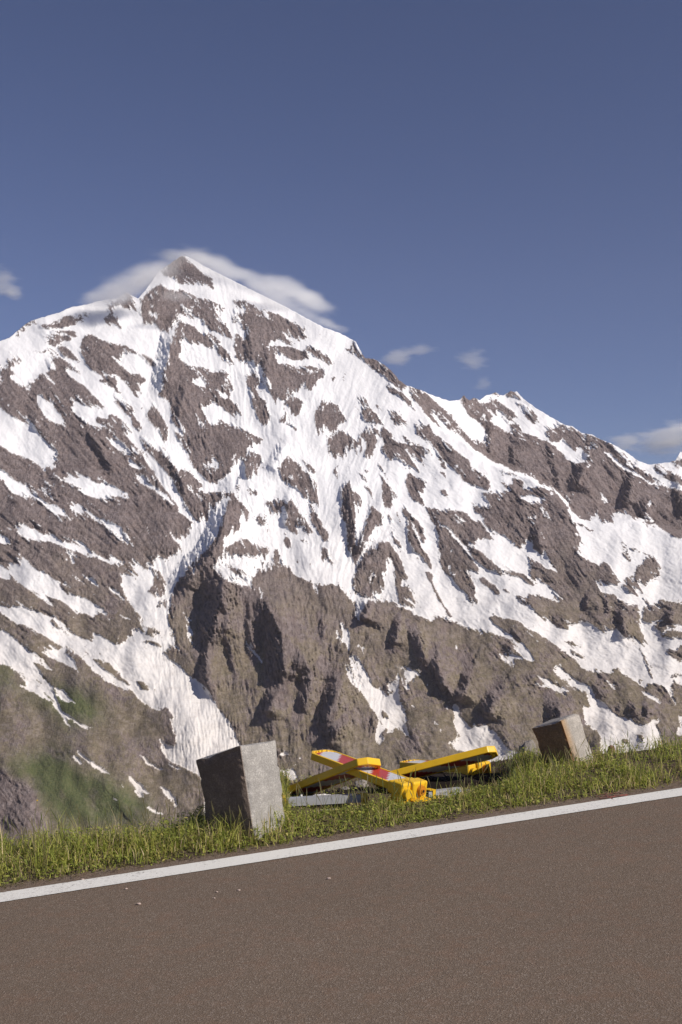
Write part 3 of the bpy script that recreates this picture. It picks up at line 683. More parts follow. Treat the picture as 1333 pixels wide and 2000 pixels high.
def strip(name, avals, svals, zf, mat, kind='structure', **k):
    aa, ss = np.meshgrid(avals, svals, indexing='ij'); pp = G(aa, ss, zf(aa, ss))
    n, m = aa.shape; ix = np.arange(n * m).reshape(n, m)
    qd = np.stack([ix[:-1, :-1], ix[1:, :-1], ix[1:, 1:], ix[:-1, 1:]], -1).reshape(-1, 4)
    o = npmesh(name, pp.reshape(-1, 3), qd, 4, mat, smooth=True, **k)
    if kind: tag(o, kind=kind)
    return o
road = strip('road', np.linspace(-60, 70, 60), np.array([-7, -5, -3, -2, -1, 0, .42]), lambda a, s: 0 * a, A_.m)
av = np.arange(-8, 10, .02)
aa = np.repeat(av[:, None], 5, 1); ss = np.repeat(np.array([-.098, -.05, 0, .05, .098])[None], len(av), 0)
ss[:, 0] += .004 * fbm(av * 12, 0 * av, 3, 3); ss[:, -1] += .005 * fbm(av * 12, 0 * av + 9, 5, 3)
pp = G(aa, ss, .004); ix = np.arange(len(av) * 5).reshape(-1, 5)
ln = npmesh('edge_line', pp.reshape(-1, 3), np.stack([ix[:-1, :-1], ix[1:, :-1], ix[1:, 1:], ix[:-1, 1:]], -1).reshape(-1, 4), 4, L_.m); tag(ln, kind='structure')
So = NM('verge_soil', .95, .1); oc = So.coord('Object'); s1 = So.noise(oc, 14, 5, .7); s2 = So.noise(oc, 90, 3, .7)
So.color(So.mix(s1, (.06, .045, .03), (.19, .145, .105))); So.bump(So.math('ADD', s1, s2), .9, .02)
sv = np.concatenate([np.linspace(.14, 2.6, 110), 2.6 + np.cumsum([.1 * 1.25 ** i for i in range(22)])])
def vz(a, s):
    z = gh(a, np.minimum(s, 8)) - .62 * np.maximum(s - 8, 0) + .02 * fbm(a * 9, s * 9, 7, 2)
    return z + .018 * fbm(a * 5, 0 * a + 3, 8, 2) * smooth(.5, .15, s)
verge = strip('verge', np.concatenate([np.linspace(-60, -4, 30), np.linspace(-3.9, 9, 330), np.linspace(9.2, 70, 30)]), sv, vz, So.m)
Hs = NM('hillside', .95, .1); oc = Hs.coord('Object'); s1 = Hs.noise(oc, .05, 6, .7)
Hs.color(Hs.mix(s1, (.05, .055, .02), (.15, .12, .08))); Hs.bump(s1, .8, 4)
# hillside under the road and valley floor: one sheet out to the foot of the mountain and beyond
hx = np.linspace(-6400, 6400, 80); hy = np.concatenate([np.linspace(-1500, 0, 12), np.array([8, 20, 40, 80, 150, 300, 600, 1000, 1500, 2000, 2600, 3400, 5000, 7000])])
HX, HY = np.meshgrid(hx, hy, indexing='ij')
HZ = np.where(HY < 0, -4 - .05 * HX * 0, -5 - .62 * np.minimum(HY, 1500)) - 60 * smooth(1500, 2400, HY) + 25 * fbm(HX / 400, HY / 400, 201, 3) * smooth(100, 800, np.abs(HX) + HY)
ix = np.arange(HX.size).reshape(HX.shape)
vs = npmesh('hillside', np.stack([HX, HY, HZ], -1).reshape(-1, 3), np.stack([ix[:-1, :-1], ix[1:, :-1], ix[1:, 1:], ix[:-1, 1:]], -1).reshape(-1, 4), 4, Hs.m, smooth=True); tag(vs, kind='structure')

# faded pink spray mark on the shoulder
Pk = NM('pink_spray', .8, .2); oc = Pk.coord('Object'); kn = Pk.noise(oc, 30, 4, .8)
Pk.color(Pk.mix(Pk.ramp(kn, [(.4, 0.), (.6, 1.)]), (.15, .105, .09), (.42, .15, .11)))
bm = bmesh.new()
for (xa, ya, xb, yb, wd) in ((1166, 1553, 1215, 1549, .010), (1172, 1560, 1226, 1554, .016), (1165, 1557, 1228, 1552, .008), (1180, 1550, 1196, 1562, .007)):
    a0 = onroad(xa, ya); a1 = onroad(xb, yb); n_ = 14; prev = None; d = (a1 - a0) / np.linalg.norm(a1 - a0); sd = np.cross(nrm, d)
    for i in range(n_ + 1):
        c = a0 + (a1 - a0) * i / n_ + nrm * .004 + sd * random.uniform(-.004, .004); hw = wd * random.uniform(.6, 1.2)
        cur = (bm.verts.new(c - sd * hw), bm.verts.new(c + sd * hw))
        if prev: bm.faces.new((prev[0], cur[0], cur[1], prev[1]))
        prev = cur
    a0 = None
tag(bmobj('spray_mark', bm, Pk.m), 'faded pink spray paint scribble on the asphalt shoulder beside the edge line', 'paint mark')

# pebbles on the asphalt
Pb = NM('pebble', .8, .3); Pb.color(Pb.mix(Pb.noise(Pb.coord('Object'), 60, 3), (.30, .2, .16), (.62, .52, .46)))
def rock_bm(r, sx, sy, sz, seed, sub=2, amt=.25, freq=1.4):
    bm = bmesh.new(); bmesh.ops.create_icosphere(bm, subdivisions=sub, radius=1)
    from mathutils import noise
    for v_ in bm.verts:
        c = v_.co.copy(); k = 1 + amt * noise.noise(c * freq + Vector((seed, seed * 2.3, 0))) + amt * .4 * noise.noise(c * freq * 3 + Vector((seed, 0, 5)))
        c = c * k; v_.co = Vector((c.x * sx, c.y * sy, c.z * sz)) * r
    return bm
for i, (px, py, r, lb) in enumerate([(272, 1767, .013, 'pale pebble alone on the asphalt left of the others, below the white line'), (643, 1717, .012, 'pale pebble on the asphalt furthest right of the scattered pebbles'),
        (424, 1743, .008, 'upper of two tiny pinkish pebbles lying close together on the asphalt'), (419, 1755, .007, 'lower of two tiny pinkish pebbles lying close together on the asphalt'),
        (467, 1740, .010, 'pinkish pebble on the asphalt just right of the two tiny ones'), (247, 1737, .009, 'dark brownish pebble lying just below the white line'), (162, 1719, .011, 'tan pebble at the grass edge above the white line')]):
    b = onroad(px, py); o = bmobj('pebble', rock_bm(r * .72, 1.3, .9, .6, i, 2), Pb.m, smooth=False); o.location = Vector(b) + Vector((0, 0, r * .4))
    tag(o, lb, 'pebble', 'pebbles scattered on the asphalt')

# ------------------------------------------------------------------ guard stones
def granite(name, base, edgecol=None, rough_amt=1.0, side_shade=(.58, .45, .37)):
    g_ = NM(name, .85, .25); oc = g_.coord('Object')
    a = g_.noise(oc, 160, 3, .75); b = g_.noise(oc, 9, 5, .6); c = g_.vor(oc, 120, 'Color'); s_ = g_.new('ShaderNodeSeparateColor'); g_.L.new(c, s_.inputs[0])
    lo = tuple(x * .62 for x in base); hi = tuple(min(x * 1.35, .8) for x in base)
    col = g_.mix(g_.ramp(a, [(.35, 0.), (.65, 1.)]), lo, hi)
    col = g_.mix(g_.ramp(s_.outputs[0], [(0., .0), (.8, 0.), (.92, .5)]), col, tuple(min(x * 1.7, .8) for x in base))
    col = g_.mix(g_.ramp(b, [(.42, .55), (.62, 0.)]), col, tuple(x * .6 for x in base))
    if edgecol:
        at = g_.new('ShaderNodeVertexColor', layer_name='lichen'); col = g_.mix(g_.math('MULTIPLY', g_.math('MULTIPLY_ADD', b, 1.2, .1), at.outputs[0]), col, edgecol)
    shd = g_.new('ShaderNodeVertexColor', layer_name='side_shade'); col = g_.mix(g_.math('MULTIPLY', shd.outputs[0], .95), col, g_.mix(1.0, col, side_shade, 'MULTIPLY'))  # shade painted into the colour: marked face multiplied darker and browner
    g_.color(col); g_.bump(g_.math('ADD', a, g_.math('MULTIPLY', b, 2.0)), .7, .006 * rough_amt); return g_.m
def stone_block(name, corners, mat, seed, chip=.012, lichen=None, N=26, round_=.03):
    """corners: top/bottom quads (t1 left, t2 front, t3 right, t4 back) then bottom the same"""
    from mathutils import noise
    T = [Vector(c) for c in corners[:4]]; B = [Vector(c) for c in corners[4:]]
    bm = bmesh.new(); lay = []
    def pt(u, v_, w_):   # u,v over the plan (t2 origin; u to t1, v to t3), w height
        def pl(Q): return Q[1] * (1 - u) * (1 - v_) + Q[0] * u * (1 - v_) + Q[2] * (1 - u) * v_ + Q[3] * u * v_
        return pl(B) * (1 - w_) + pl(T) * w_
    ref = {}
    def vert(i, j, k):
        key = (i, j, k)
        if key not in ref: ref[key] = bm.verts.new(pt(i / N, j / N, k / N))
        return ref[key]
    for i in range(N):
        for j in range(N):
            for k in (0, N): bm.faces.new((vert(i, j, k), vert(i + 1, j, k), vert(i + 1, j + 1, k), vert(i, j + 1, k)))
            for e in (0, N):
                bm.faces.new((vert(e, i, j), vert(e, i + 1, j), vert(e, i + 1, j + 1), vert(e, i, j + 1)))
                bm.faces.new((vert(i, e, j), vert(i + 1, e, j), vert(i + 1, e, j + 1), vert(i, e, j + 1)))
    cen = sum(T + B, Vector()) / 8; lv = {}
    for v_ in bm.verts:
        d = v_.co - cen; v_.co = cen + Vector((d.x * 1.05, d.y * 1.04, d.z * 1.01))
    for (i, j, k), v_ in ref.items():
        u, vv, w_ = i / N, j / N, k / N
        du, dv, dw = min(u, 1 - u), min(vv, 1 - vv), min(1 - w_, 1)
        e = sorted((du, dv, dw)); ed = e[0] + e[1]     # small next to an edge
        n1 = noise.noise(v_.co * 9 + Vector((seed, 0, 0))); n2 = noise.noise(v_.co * 28 + Vector((0, seed, 0)))
        ins = max(0, (.10 - ed) / .10) * (.008 + chip * max(0, n1 + .3) * 1.8 + chip * max(0, n2) * 1.3)
        d = (cen - v_.co).normalized(); v_.co += d * ins + Vector((n1, n2, n1 * n2)) * .003
        lv[v_] = (u, vv, w_)
    bmesh.ops.recalc_face_normals(bm, faces=bm.faces)
    vl = [lv[v_] for v_ in bm.verts]
    me = bpy.data.meshes.new(name); bm.to_mesh(me); bm.free()
    ca = me.color_attributes.new('lichen', 'FLOAT_COLOR', 'POINT')
    for i, (u, vv, w_) in enumerate(vl):
        x = 0.0
        if lichen: x = lichen(u, vv, w_)
        ca.data[i].color = (x, x, x, 1)
    cb = me.color_attributes.new('side_shade', 'FLOAT_COLOR', 'POINT')
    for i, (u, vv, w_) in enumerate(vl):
        x = 1.0 if vv < .5 / N else 0.0  # marks only the left face, which gets the painted shade
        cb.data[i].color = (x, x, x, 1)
    o = link(name, me, mat)
    piv = sum(B, Vector()) / 4
    me.transform(Matrix.Translation(-piv)); o.location = piv
    return o
def down(a, b, extra):
    a = Vector(a); b = Vector(b); return b + (b - a).normalized() * extra
t1, t2, t3 = PV(386, 1484, 7.47), PV(469, 1455, 7.25), PV(537, 1445, 7.53)
b1, b2_, b3 = PV(402, 1592, 7.47), PV(494, 1622, 7.25), PV(561, 1618, 7.53)
b1 = t1 + (b1 - t1) * 1.35
t4 = t1 + t3 - t2 + Vector((0, 0, .005)); b4 = b1 + b3 - b2_
gs = stone_block('guard_stone', [t1, t2, t3, t4, down(t1, b1, .05), down(t2, b2_, .1), down(t3, b3, .1), down(t4, b4, .08)], granite('granite_grey', (.40, .38, .355), side_shade=(.50, .40, .34)), 3.1)
tag(gs, 'squared grey granite guard stone standing in the grass at the left', 'guard stone', 'guard stones along the road edge')
t1, t2, t3 = PV(1041, 1422, 8.72), PV(1097, 1407, 8.5), PV(1131, 1391, 8.74)
b1, b2_, b3 = PV(1066, 1495, 8.72), PV(1128, 1505, 8.5), PV(1168, 1508, 8.74)
b1 = t1 + (b1 - t1) * 1.2
t4 = t1 + t3 - t2; b4 = b1 + b3 - b2_
lich = lambda u, vv, w_: max(0., 1 - max(0, vv - .10) / .24) * (1 if u < .06 else max(0., 1 - u * 14)) * (.55 + .45 * w_)
gs2 = stone_block('guard_stone', [t1, t2, t3, t4, down(t1, b1, .12), down(t2, b2_, .14), down(t3, b3, .14), down(t4, b4, .1)], granite('granite_lichen', (.43, .395, .355), (.40, .24, .10), side_shade=(.60, .42, .28)), 8.4, chip=.012, lichen=lich)
tag(gs2, 'leaning granite guard stone with an orange lichen edge, in the grass at the right', 'guard stone', 'guard stones along the road edge')
# small stump of a post further off
Wd = NM('weathered_wood', .85, .2); wn = Wd.noise(Wd.coord('Object', (60, 60, 6)), 1, 4, .6); Wd.color(Wd.mix(wn, (.16, .075, .05), (.33, .19, .14))); Wd.bump(wn, .7, .004)
bm = bmesh.new()
rings = []
for k, (z, r) in enumerate([(-.40, .033), (0, .033), (.06, .032), (.085, .030), (.1, .024), (.108, .012)]):
    rings.append([bm.verts.new((r * math.cos(t) * (1 + .06 * math.sin(3 * t)), r * math.sin(t), z)) for t in [2 * math.pi * i / 14 for i in range(14)]])
for r0, r1 in zip(rings, rings[1:]):
    for i in range(14): bm.faces.new((r0[i], r0[(i + 1) % 14], r1[(i + 1) % 14], r1[i]))
bm.faces.new(rings[-1]); bm.faces.new(rings[0][::-1])
po = bmobj('post', bm, Wd.m); po.location = PV(1195, 1481, 9.7); tag(po, 'short round-topped reddish brown post just showing above the grass right of the leaning stone', 'post')
Bo = granite('boulder_grey', (.30, .27, .25))
def boulder(px, py, Y, r, sc_, seed, lb, grp=None):
    o = bmobj('boulder', rock_bm(r, *sc_, seed, 4, .35, 1.1), Bo); o.location = PV(px, py, Y); tag(o, lb, 'rock', grp); return o
boulder(1031, 1490, 9.6, .10, (1.0, .9, 1.7), 3, 'rounded light grey rock behind the grass left of the leaning guard stone')
boulder(707, 1536, 9.0, .06, (1.0, .9, .8), 5, 'small greyish rock in the shade under the crossed warning boards')
boulder(672, 1545, 8.9, .05, (1.3, .9, .6), 9, 'low flat rock left of the greyish one under the crossed boards')
boulder(648, 1588, 8.0, .055, (1.9, .9, .5), 12, 'flat pinkish brown stone lying below the galvanised rail')

# ------------------------------------------------------------------ warning boards
def plastic(name, c, sss=.0):
    p_ = NM(name, .38, .45); oc = p_.coord('Object'); a = p_.noise(oc, 6, 4, .6); b = p_.noise(oc, 70, 3, .7)
    p_.color(p_.mix(p_.ramp(a, [(.45, .0), (.75, .35)]), c, tuple(x * .55 for x in c))); p_.rough(p_.ramp(a, [(.3, .32), (.7, .55)])); p_.bump(b, .12, .002); return p_.m
YEL = plastic('yellow_plastic', (.80, .49, .02)); ORG = plastic('amber_plastic', (.62, .24, .02)); BLK = NM('dark_rubber', .9, .05); BLK.color((.03, .024, .021)); BLK = BLK.m
St = NM('striped_sheeting', .35, .5); oc = St.coord('Object'); xyz = St.new('ShaderNodeSeparateXYZ'); St.L.new(oc, xyz.inputs[0])
stp = St.math('DIVIDE', St.math('FLOOR', St.math('MULTIPLY', xyz.outputs[1], 26)), 26)
ph = St.math('FRACT', St.math('DIVIDE', St.math('ADD', St.math('ADD', xyz.outputs[0], St.math('MULTIPLY', stp, .8)), .03), .34))
red = St.math('LESS_THAN', ph, .46)
nn = St.noise(St.coord('Object', (4, 30, 4)), 6, 4, .7)
stc = St.mix(red, (.62, .63, .66), (.45, .035, .028)); St.color(St.mix(St.ramp(nn, [(.45, 0.), (.8, .6)]), stc, (.28, .22, .17)))
def warning_board(F1, F2, F4, length, label, foot=True, seed=0):
    F1, F2, F4 = map(Vector, (F1, F2, F4)); x = (F4 - F1).normalized(); y = (F2 - F1); y = (y - x * y.dot(x)).normalized(); z = x.cross(y)
    root = empty('warning_board'); M4 = Matrix((x, y, z)).transposed().to_4x4(); M4.translation = F1; root.matrix_world = M4
    W, T, c = .25, .052, .055
    bm = bmesh.new()
    out = [(c, 0), (length, 0), (length, W), (c, W), (0, W - c), (0, c)]
    top_ = [bm.verts.new((a, b, 0)) for a, b in out]; f = bm.faces.new(top_)
    r = bmesh.ops.extrude_face_region(bm, geom=[f]); vs_ = [e for e in r['geom'] if isinstance(e, bmesh.types.BMVert)]
    bmesh.ops.translate(bm, verts=vs_, vec=(0, 0, -T)); bmesh.ops.recalc_face_normals(bm, faces=bm.faces)
    bmesh.ops.bevel(bm, geom=list(bm.edges), offset=.007, segments=2, affect='EDGES', profile=.6)
    for zz in (0, -T):
        fs = [f_ for f_ in bm.faces if abs(f_.calc_center_median().z - zz) < 1e-4 and f_.calc_area() > .1]
        bmesh.ops.inset_region(bm, faces=fs, thickness=.014, depth=0, use_even_offset=True)
        bmesh.ops.inset_region(bm, faces=fs, thickness=.003, depth=-.006, use_even_offset=True)
    for i in range(4):      # moulded studs at the end
        for zz in (-.004, -T + .004):
            q_ = bmesh.ops.create_uvsphere(bm, u_segments=10, v_segments=6, radius=.011, matrix=Matrix.Translation((.03 + .012 * (i in (0, 3)), .068 + i * .038, zz)))
    body = bmobj('board', bm, YEL, root)
    for zz in (-.0045, -T + .0045):
        bm = bmesh.new(); o_ = .022; k = .42 * o_
        vs_ = [bm.verts.new((a, b, zz)) for a, b in [(c + o_ * .6 + .02, o_), (length - .03, o_), (length - .03, W - o_), (c + o_ * .6 + .02, W - o_), (o_ + .026, W - c - k), (o_ + .026, c + k)]]
        f = bm.faces.new(vs_); r = bmesh.ops.extrude_face_region(bm, geom=[f])
        bmesh.ops.translate(bm, verts=[e for e in r['geom'] if isinstance(e, bmesh.types.BMVert)], vec=(0, 0, .001 if zz > -.02 else -.001))
        bmobj('reflective_panel', bm, St.m, root)
    if foot:
        bm = bmesh.new(); L0 = length
        vv = box(bm, L0 - .01, L0 + .075, .0, W, -.075, .012)
        for (ya, yb) in ((-.012, .085), (.105, .262)):        # two cheeks that grip the base
            vv = box(bm, L0 + .04, L0 + .14, ya, yb, -.105, .022)
        bmesh.ops.bevel(bm, geom=list(bm.edges), offset=.016, segments=3, affect='EDGES', profile=.5)
        vv = box(bm, L0 + .02, L0 + .165, .10, .285, -.13, -.10)
        vv = box(bm, L0 + .03, L0 + .15, -.02, .07, -.125, -.10)
        for yc, rr in ((.034, .036),):
            bmesh.ops.create_cone(bm, cap_ends=True, segments=20, radius1=rr, radius2=rr * .95, depth=.05, matrix=Matrix.Translation((L0 + .145, yc, -.045)) @ Matrix.Rotation(R(90), 4, 'Y'))
        fo = bmobj('foot_joint', bm, YEL, root)
        bm = bmesh.new(); bmesh.ops.create_cone(bm, cap_ends=True, segments=24, radius1=.040, radius2=.034, depth=.026, matrix=Matrix.Translation((L0 + .15, .185, -.038)) @ Matrix.Rotation(R(90), 4, 'Y'))
        bmesh.ops.create_cone(bm, cap_ends=True, segments=16, radius1=.020, radius2=.018, depth=.036, matrix=Matrix.Translation((L0 + .15, .185, -.038)) @ Matrix.Rotation(R(90), 4, 'Y'))
        so_ = bmobj('socket', bm, ORG, root)
        bm = bmesh.new(); bmesh.ops.create_cone(bm, cap_ends=True, segments=16, radius1=.011, radius2=.010, depth=.042, matrix=Matrix.Translation((L0 + .15, .185, -.038)) @ Matrix.Rotation(R(90), 4, 'Y'))
        h_ = bmobj('socket_pin', bm, BLK, so_)
    tag(root, label, 'warning board', 'yellow road warning boards heaped on the verge')
    return root
warning_board(PV(599, 1467, 8.5), PV(649, 1463, 8.68), PV(763, 1528, 7.9), .84, 'yellow board with red and white stripes facing up, its jointed foot nearest the road', True)
warning_board(PV(711, 1491, 8.05), PV(754, 1496, 8.22), PV(553, 1553, 8.5), .92, 'yellow board laid across another, shaded edge towards the road, end behind the grey stone', False)
n_ = PV(968, 1466, 8.6)
warning_board(n_, n_ + Vector((.07, .22, -.085)), PV(770, 1517, 8.72), .98, 'yellow board raised to the right with its long bright edge towards the road', False)
f1 = PV(772, 1488, 9.7)
warning_board(f1, f1 + Vector((.213, .13, .0)), PV(893, 1496, 9.15), .72, 'rearmost yellow board, lying flat in the shade under the raised one with its foot showing', True)

# dark base plates
def slab(name, c0, ax, ay, lx, ly, t, mat, lb, cat, bev=.01):
    ax = Vector(ax).normalized(); ay = Vector(ay); ay = (ay - ax * ay.dot(ax)).normalized(); az = ax.cross(ay)
    bm = bmesh.new(); box(bm, -lx / 2, lx / 2, -ly / 2, ly / 2, -t, 0); bmesh.ops.bevel(bm, geom=list(bm.edges), offset=bev, segments=2, affect='EDGES')
    for i in range(-2, 3): box(bm, i * lx / 6 - .012, i * lx / 6 + .012, -ly * .4, ly * .4, -.004, .006)
    o = bmobj(name, bm, mat); Mx = Matrix((ax, ay, az)).transposed().to_4x4(); Mx.translation = Vector(c0); o.matrix_world = Mx; tag(o, lb, cat, 'dark base plates under the boards'); return o
slab('base_plate', PV(905, 1518, 8.95), (1, .05, .0), (-.1, 1, .0), .72, .36, .07, BLK, 'dark rubber base plate under the rearmost board, its edge reaching into the grass', 'base plate')
slab('base_plate', PV(800, 1573, 7.95), (.62, -.6, -.02), (.6, .6, .05), .46, .34, .06, BLK, 'dark rubber base plate in the grass under the nearest board foot', 'base plate')
slab('base_plate', PV(640, 1548, 8.75), (1, .12, .02), (-.1, 1, .0), .60, .34, .09, BLK, 'dark rubber base plate in shadow below the crossed board, behind the galvanised rail', 'base plate')

# galvanised rails
Gz = NM('galvanised_steel', .45, .5); Gz.b.inputs['Metallic'].default_value = .35; gn = Gz.noise(Gz.coord('Object'), 30, 4, .6); Gz.color(Gz.mix(gn, (.42, .43, .45), (.60, .61, .63))); Gz.bump(gn, .15, .002)
def rail(pa, pb, hgt, dep, label, brackets=(), lip=True):
    pa, pb = Vector(pa), Vector(pb); x = (pb - pa); Ln = x.length; x.normalize(); z = Vector((0, 0, 1)); z = (z - x * z.dot(x)).normalized(); y = z.cross(x)
    root = empty('steel_rail'); M4 = Matrix((x, y, z)).transposed().to_4x4(); M4.translation = pa; root.matrix_world = M4
    bm = bmesh.new(); t = .003
    box(bm, 0, Ln, 0, t, -hgt, 0); box(bm, 0, Ln, t + .0005, dep, -t, -.0005); box(bm, 0, Ln, t + .0005, dep, -hgt + .0005, -hgt + t)
    bmobj('channel', bm, Gz.m, root)
    for (xc, wd, drop) in brackets:
        bm = bmesh.new(); box(bm, xc - wd / 2, xc + wd / 2, -.006, -.001, -hgt - drop, .008); box(bm, xc - wd / 2 - .03, xc + wd / 2, -.006, dep + .008, .009, .014); box(bm, xc + wd / 2 - .005, xc + wd / 2, -.0055, dep, -hgt - drop * .6, .0085)
        bmesh.ops.bevel(bm, geom=list(bm.edges), offset=.001, segments=1, affect='EDGES')
        bmobj('end_bracket', bm, YEL, root)
    tag(root, label, 'steel rail', 'galvanised steel rails lying by the boards'); return root
rail(PV(553, 1561, 8.05), PV(716, 1552, 8.12), .053, .07, 'long galvanised steel rail with yellow end brackets lying beside the grey guard stone', ((.012, .022, .02), (.580, .05, .045)))
rail(PV(838, 1547, 8.25), PV(905, 1539, 8.45), .035, .06, 'upper of two short galvanised rails behind the nearest board foot', ((.05, .03, .02),))
rail(PV(868, 1551, 8.12), PV(921, 1543, 8.25), .055, .06, 'lower of two short galvanised rails, at the edge of the grass')
# white scraps
Wh = NM('white_scrap', .6, .3); Wh.color((.72, .70, .68))
for (px, py, w_, h_, lb) in ((589, 1557, .012, .02, 'tiny white scrap standing on the steel rail left of the longer scrap'), (631, 1554.5, .055, .012, 'crumpled white plastic scrap lying behind the steel rail')):
    bm = bmesh.new(); bmesh.ops.create_icosphere(bm, subdivisions=3, radius=1)
    from mathutils import noise as _n
    for v_ in bm.verts: v_.co = Vector((v_.co.x * w_, v_.co.y * .02, v_.co.z * h_)) * (1 + .7 * _n.noise(v_.co * 3 + Vector((px, 0, 0))))
    o = bmobj('scrap', bm, Wh.m); o.location = PV(px, py, 8.2); tag(o, lb, 'litter')

# ------------------------------------------------------------------ grass and herbs on the verge
Gm = NM('grass_leaf', .6, .25)
at = Gm.new('ShaderNodeVertexColor', layer_name='cover'); Gm.color(at.outputs[0])
tr = Gm.new('ShaderNodeBsdfTranslucent'); Gm.L.new(at.outputs[0], tr.inputs[0]); mx = Gm.new('ShaderNodeMixShader'); mx.inputs[0].default_value = .45
Gm.L.new(Gm.b.outputs[0], mx.inputs[1]); Gm.L.new(tr.outputs[0], mx.inputs[2]); Gm.L.new(mx.outputs[0], Gm.n['Material Output'].inputs[0])
HM = ([-400, 0, 120, 200, 380, 440, 545, 575, 600, 715, 742, 775, 835, 870, 960, 1010, 1150, 1333, 1800], [1., .95, .85, .85, 1.0, 1.3, 1.2, .7, .38, .4, .8, .45, .42, .45, .5, .85, .68, .9, 1.0])
def roots(n, smin=.2):
    a = np.where(rng.random(n) < .74, rng.uniform(-2.4, 4.4, n), np.where(rng.random(n) < .35, rng.uniform(-4.2, -2.4, n), rng.uniform(4.4, 9.5, n))); s = smin + rng.random(n) * 2.4
    px = pxof(a, np.clip(s, 0, 2)); ed = np.interp(px, *EDGE)
    dens = fbm(a * 4, s * 4, 301, 3)
    keep = (s < ed + .35) & (rng.random(n) < smooth(.16, .30, s + .07 * fbm(a * 5, 0 * a, 303, 3)) * (.62 + 1.1 * dens))
    # thin where the heap lies
    heap = (px > 565) & (px < 1000) & (s > np.interp(px, [565, 700, 760, 840, 880, 1000], [.85, .8, .68, .66, .72, .8]))
    keep &= ~heap | (rng.random(n) < .10)
    keep &= (px > -500) & (px < 2300)
    return a[keep], s[keep], px[keep]
PAL = np.array([(.25, .285, .06), (.33, .36, .075), (.40, .39, .10), (.15, .19, .04), (.46, .37, .17), (.55, .44, .27)])
def blades(n, hmin, hmax, wmin, wmax, lean_, probs, tall=False):
    a, s, px = roots(n); n = len(a)
    cl = fbm(a * 2.2, s * 2.2, 311, 3)
    H = (hmin + (hmax - hmin) * rng.random(n) ** 1.7) * np.interp(px, *HM) * (1 + .95 * cl) * (1 + .5 * (rng.random(n) < .04)) * (.55 + .45 * smooth(.2, .5, s))
    z0 = gh(a, s) - .006; base = G(a, s, z0)
    th = rng.uniform(0, 2 * np.pi, n); ln_ = H * lean_ * (.3 + rng.random(n))
    dirx, diry = np.cos(th), np.sin(th)
    w_ = rng.uniform(wmin, wmax, n) / 2; ph = rng.uniform(0, 2 * np.pi, n); ux, uy = np.cos(ph) * w_, np.sin(ph) * w_
    V = np.zeros((n, 5, 3))
    V[:, 0] = base + np.stack([ux, uy, 0 * ux], -1); V[:, 1] = base - np.stack([ux, uy, 0 * ux], -1)
    mid = base + np.stack([dirx * ln_ * .3, diry * ln_ * .3, H * .58], -1)
    V[:, 2] = mid + np.stack([ux, uy, 0 * ux], -1) * .8; V[:, 3] = mid - np.stack([ux, uy, 0 * ux], -1) * .8
    V[:, 4] = base + np.stack([dirx * ln_, diry * ln_, H], -1)
    pick = rng.choice(len(PAL), n, p=probs); dry = smooth(.1, .5, fbm(a * 3.5, s * 3.5, 321, 3)); col = PAL[pick] * (1.05 + .6 * rng.random((n, 1)))
    col = col * (1 - .5 * dry[:, None]) + np.array([.30, .215, .11]) * .5 * dry[:, None]
    cc = np.ones((n, 5, 4)); cc[..., :3] = col[:, None, :]
    i0 = (np.arange(n) * 5)[:, None]
    Tt = np.concatenate([i0 + np.array([[0, 1, 3]]), i0 + np.array([[0, 3, 2]]), i0 + np.array([[2, 3, 4]])], 0)
    return V.reshape(-1, 3), Tt, cc.reshape(-1, 4)
def merge(parts):
    off = 0; Vs, Ts, Cs = [], [], []
    for V_, T_, C_ in parts: Vs.append(V_); Ts.append(T_ + off); Cs.append(C_); off += len(V_)
    return np.concatenate(Vs), np.concatenate(Ts), np.concatenate(Cs)
def leaves(n, smin, smax, hmax, cols_, probs, smin_s=.2):
    a, s, px = roots(n, smin_s); n = len(a)
    z = gh(a, s) + rng.random(n) ** 1.3 * hmax * np.interp(px, *HM) * (.3 + .7 * smooth(.2, .55, s)); c = G(a, s, z)
    L = rng.uniform(smin, smax, n); th = rng.uniform(0, 2 * np.pi, n); el = rng.uniform(-.35, .75, n)
    d = np.stack([np.cos(th) * np.cos(el), np.sin(th) * np.cos(el), np.sin(el)], -1); sd = np.stack([-np.sin(th), np.cos(th), rng.uniform(-.4, .4, n)], -1)
    V = np.zeros((n, 4, 3)); V[:, 0] = c; V[:, 1] = c + d * (L * .5)[:, None] + sd * (L * .28)[:, None]; V[:, 2] = c + d * L[:, None] - np.array([0, 0, 1.]) * (L * .15)[:, None]; V[:, 3] = c + d * (L * .5)[:, None] - sd * (L * .28)[:, None]
    col = np.array(cols_)[rng.choice(len(cols_), n, p=probs)] * (1.0 + .7 * rng.random((n, 1)))
    cc = np.ones((n, 4, 4)); cc[..., :3] = col[:, None]
    i0 = (np.arange(n) * 4)[:, None]
    return V.reshape(-1, 3), np.concatenate([i0 + np.array([[0, 1, 2]]), i0 + np.array([[0, 2, 3]])], 0), cc.reshape(-1, 4)
V_, T_, C_ = merge([blades(115000, .04, .16,   .0035, .0075, .6, [.22, .26, .2, .12, .12, .08]), blades(16000, .10, .24, .003, .005, .35, [.12, .18, .2, .05, .22, .23])])
tag(npmesh('grass', V_, T_, 3, Gm.m, col=C_), 'rough green grass growing on the strip between the road and the drop', 'grass', kind='stuff')
V_, T_, C_ = leaves(150000, .012, .034, .11, [(.22, .255, .055), (.31, .335, .075), (.38, .34, .11), (.12, .145, .035)], [.35, .3, .15, .2])
tag(npmesh('ground_herbs', V_, T_, 3, Gm.m, col=C_), 'low broad leaved herbs growing among the roadside grass', 'herbs', kind='stuff')
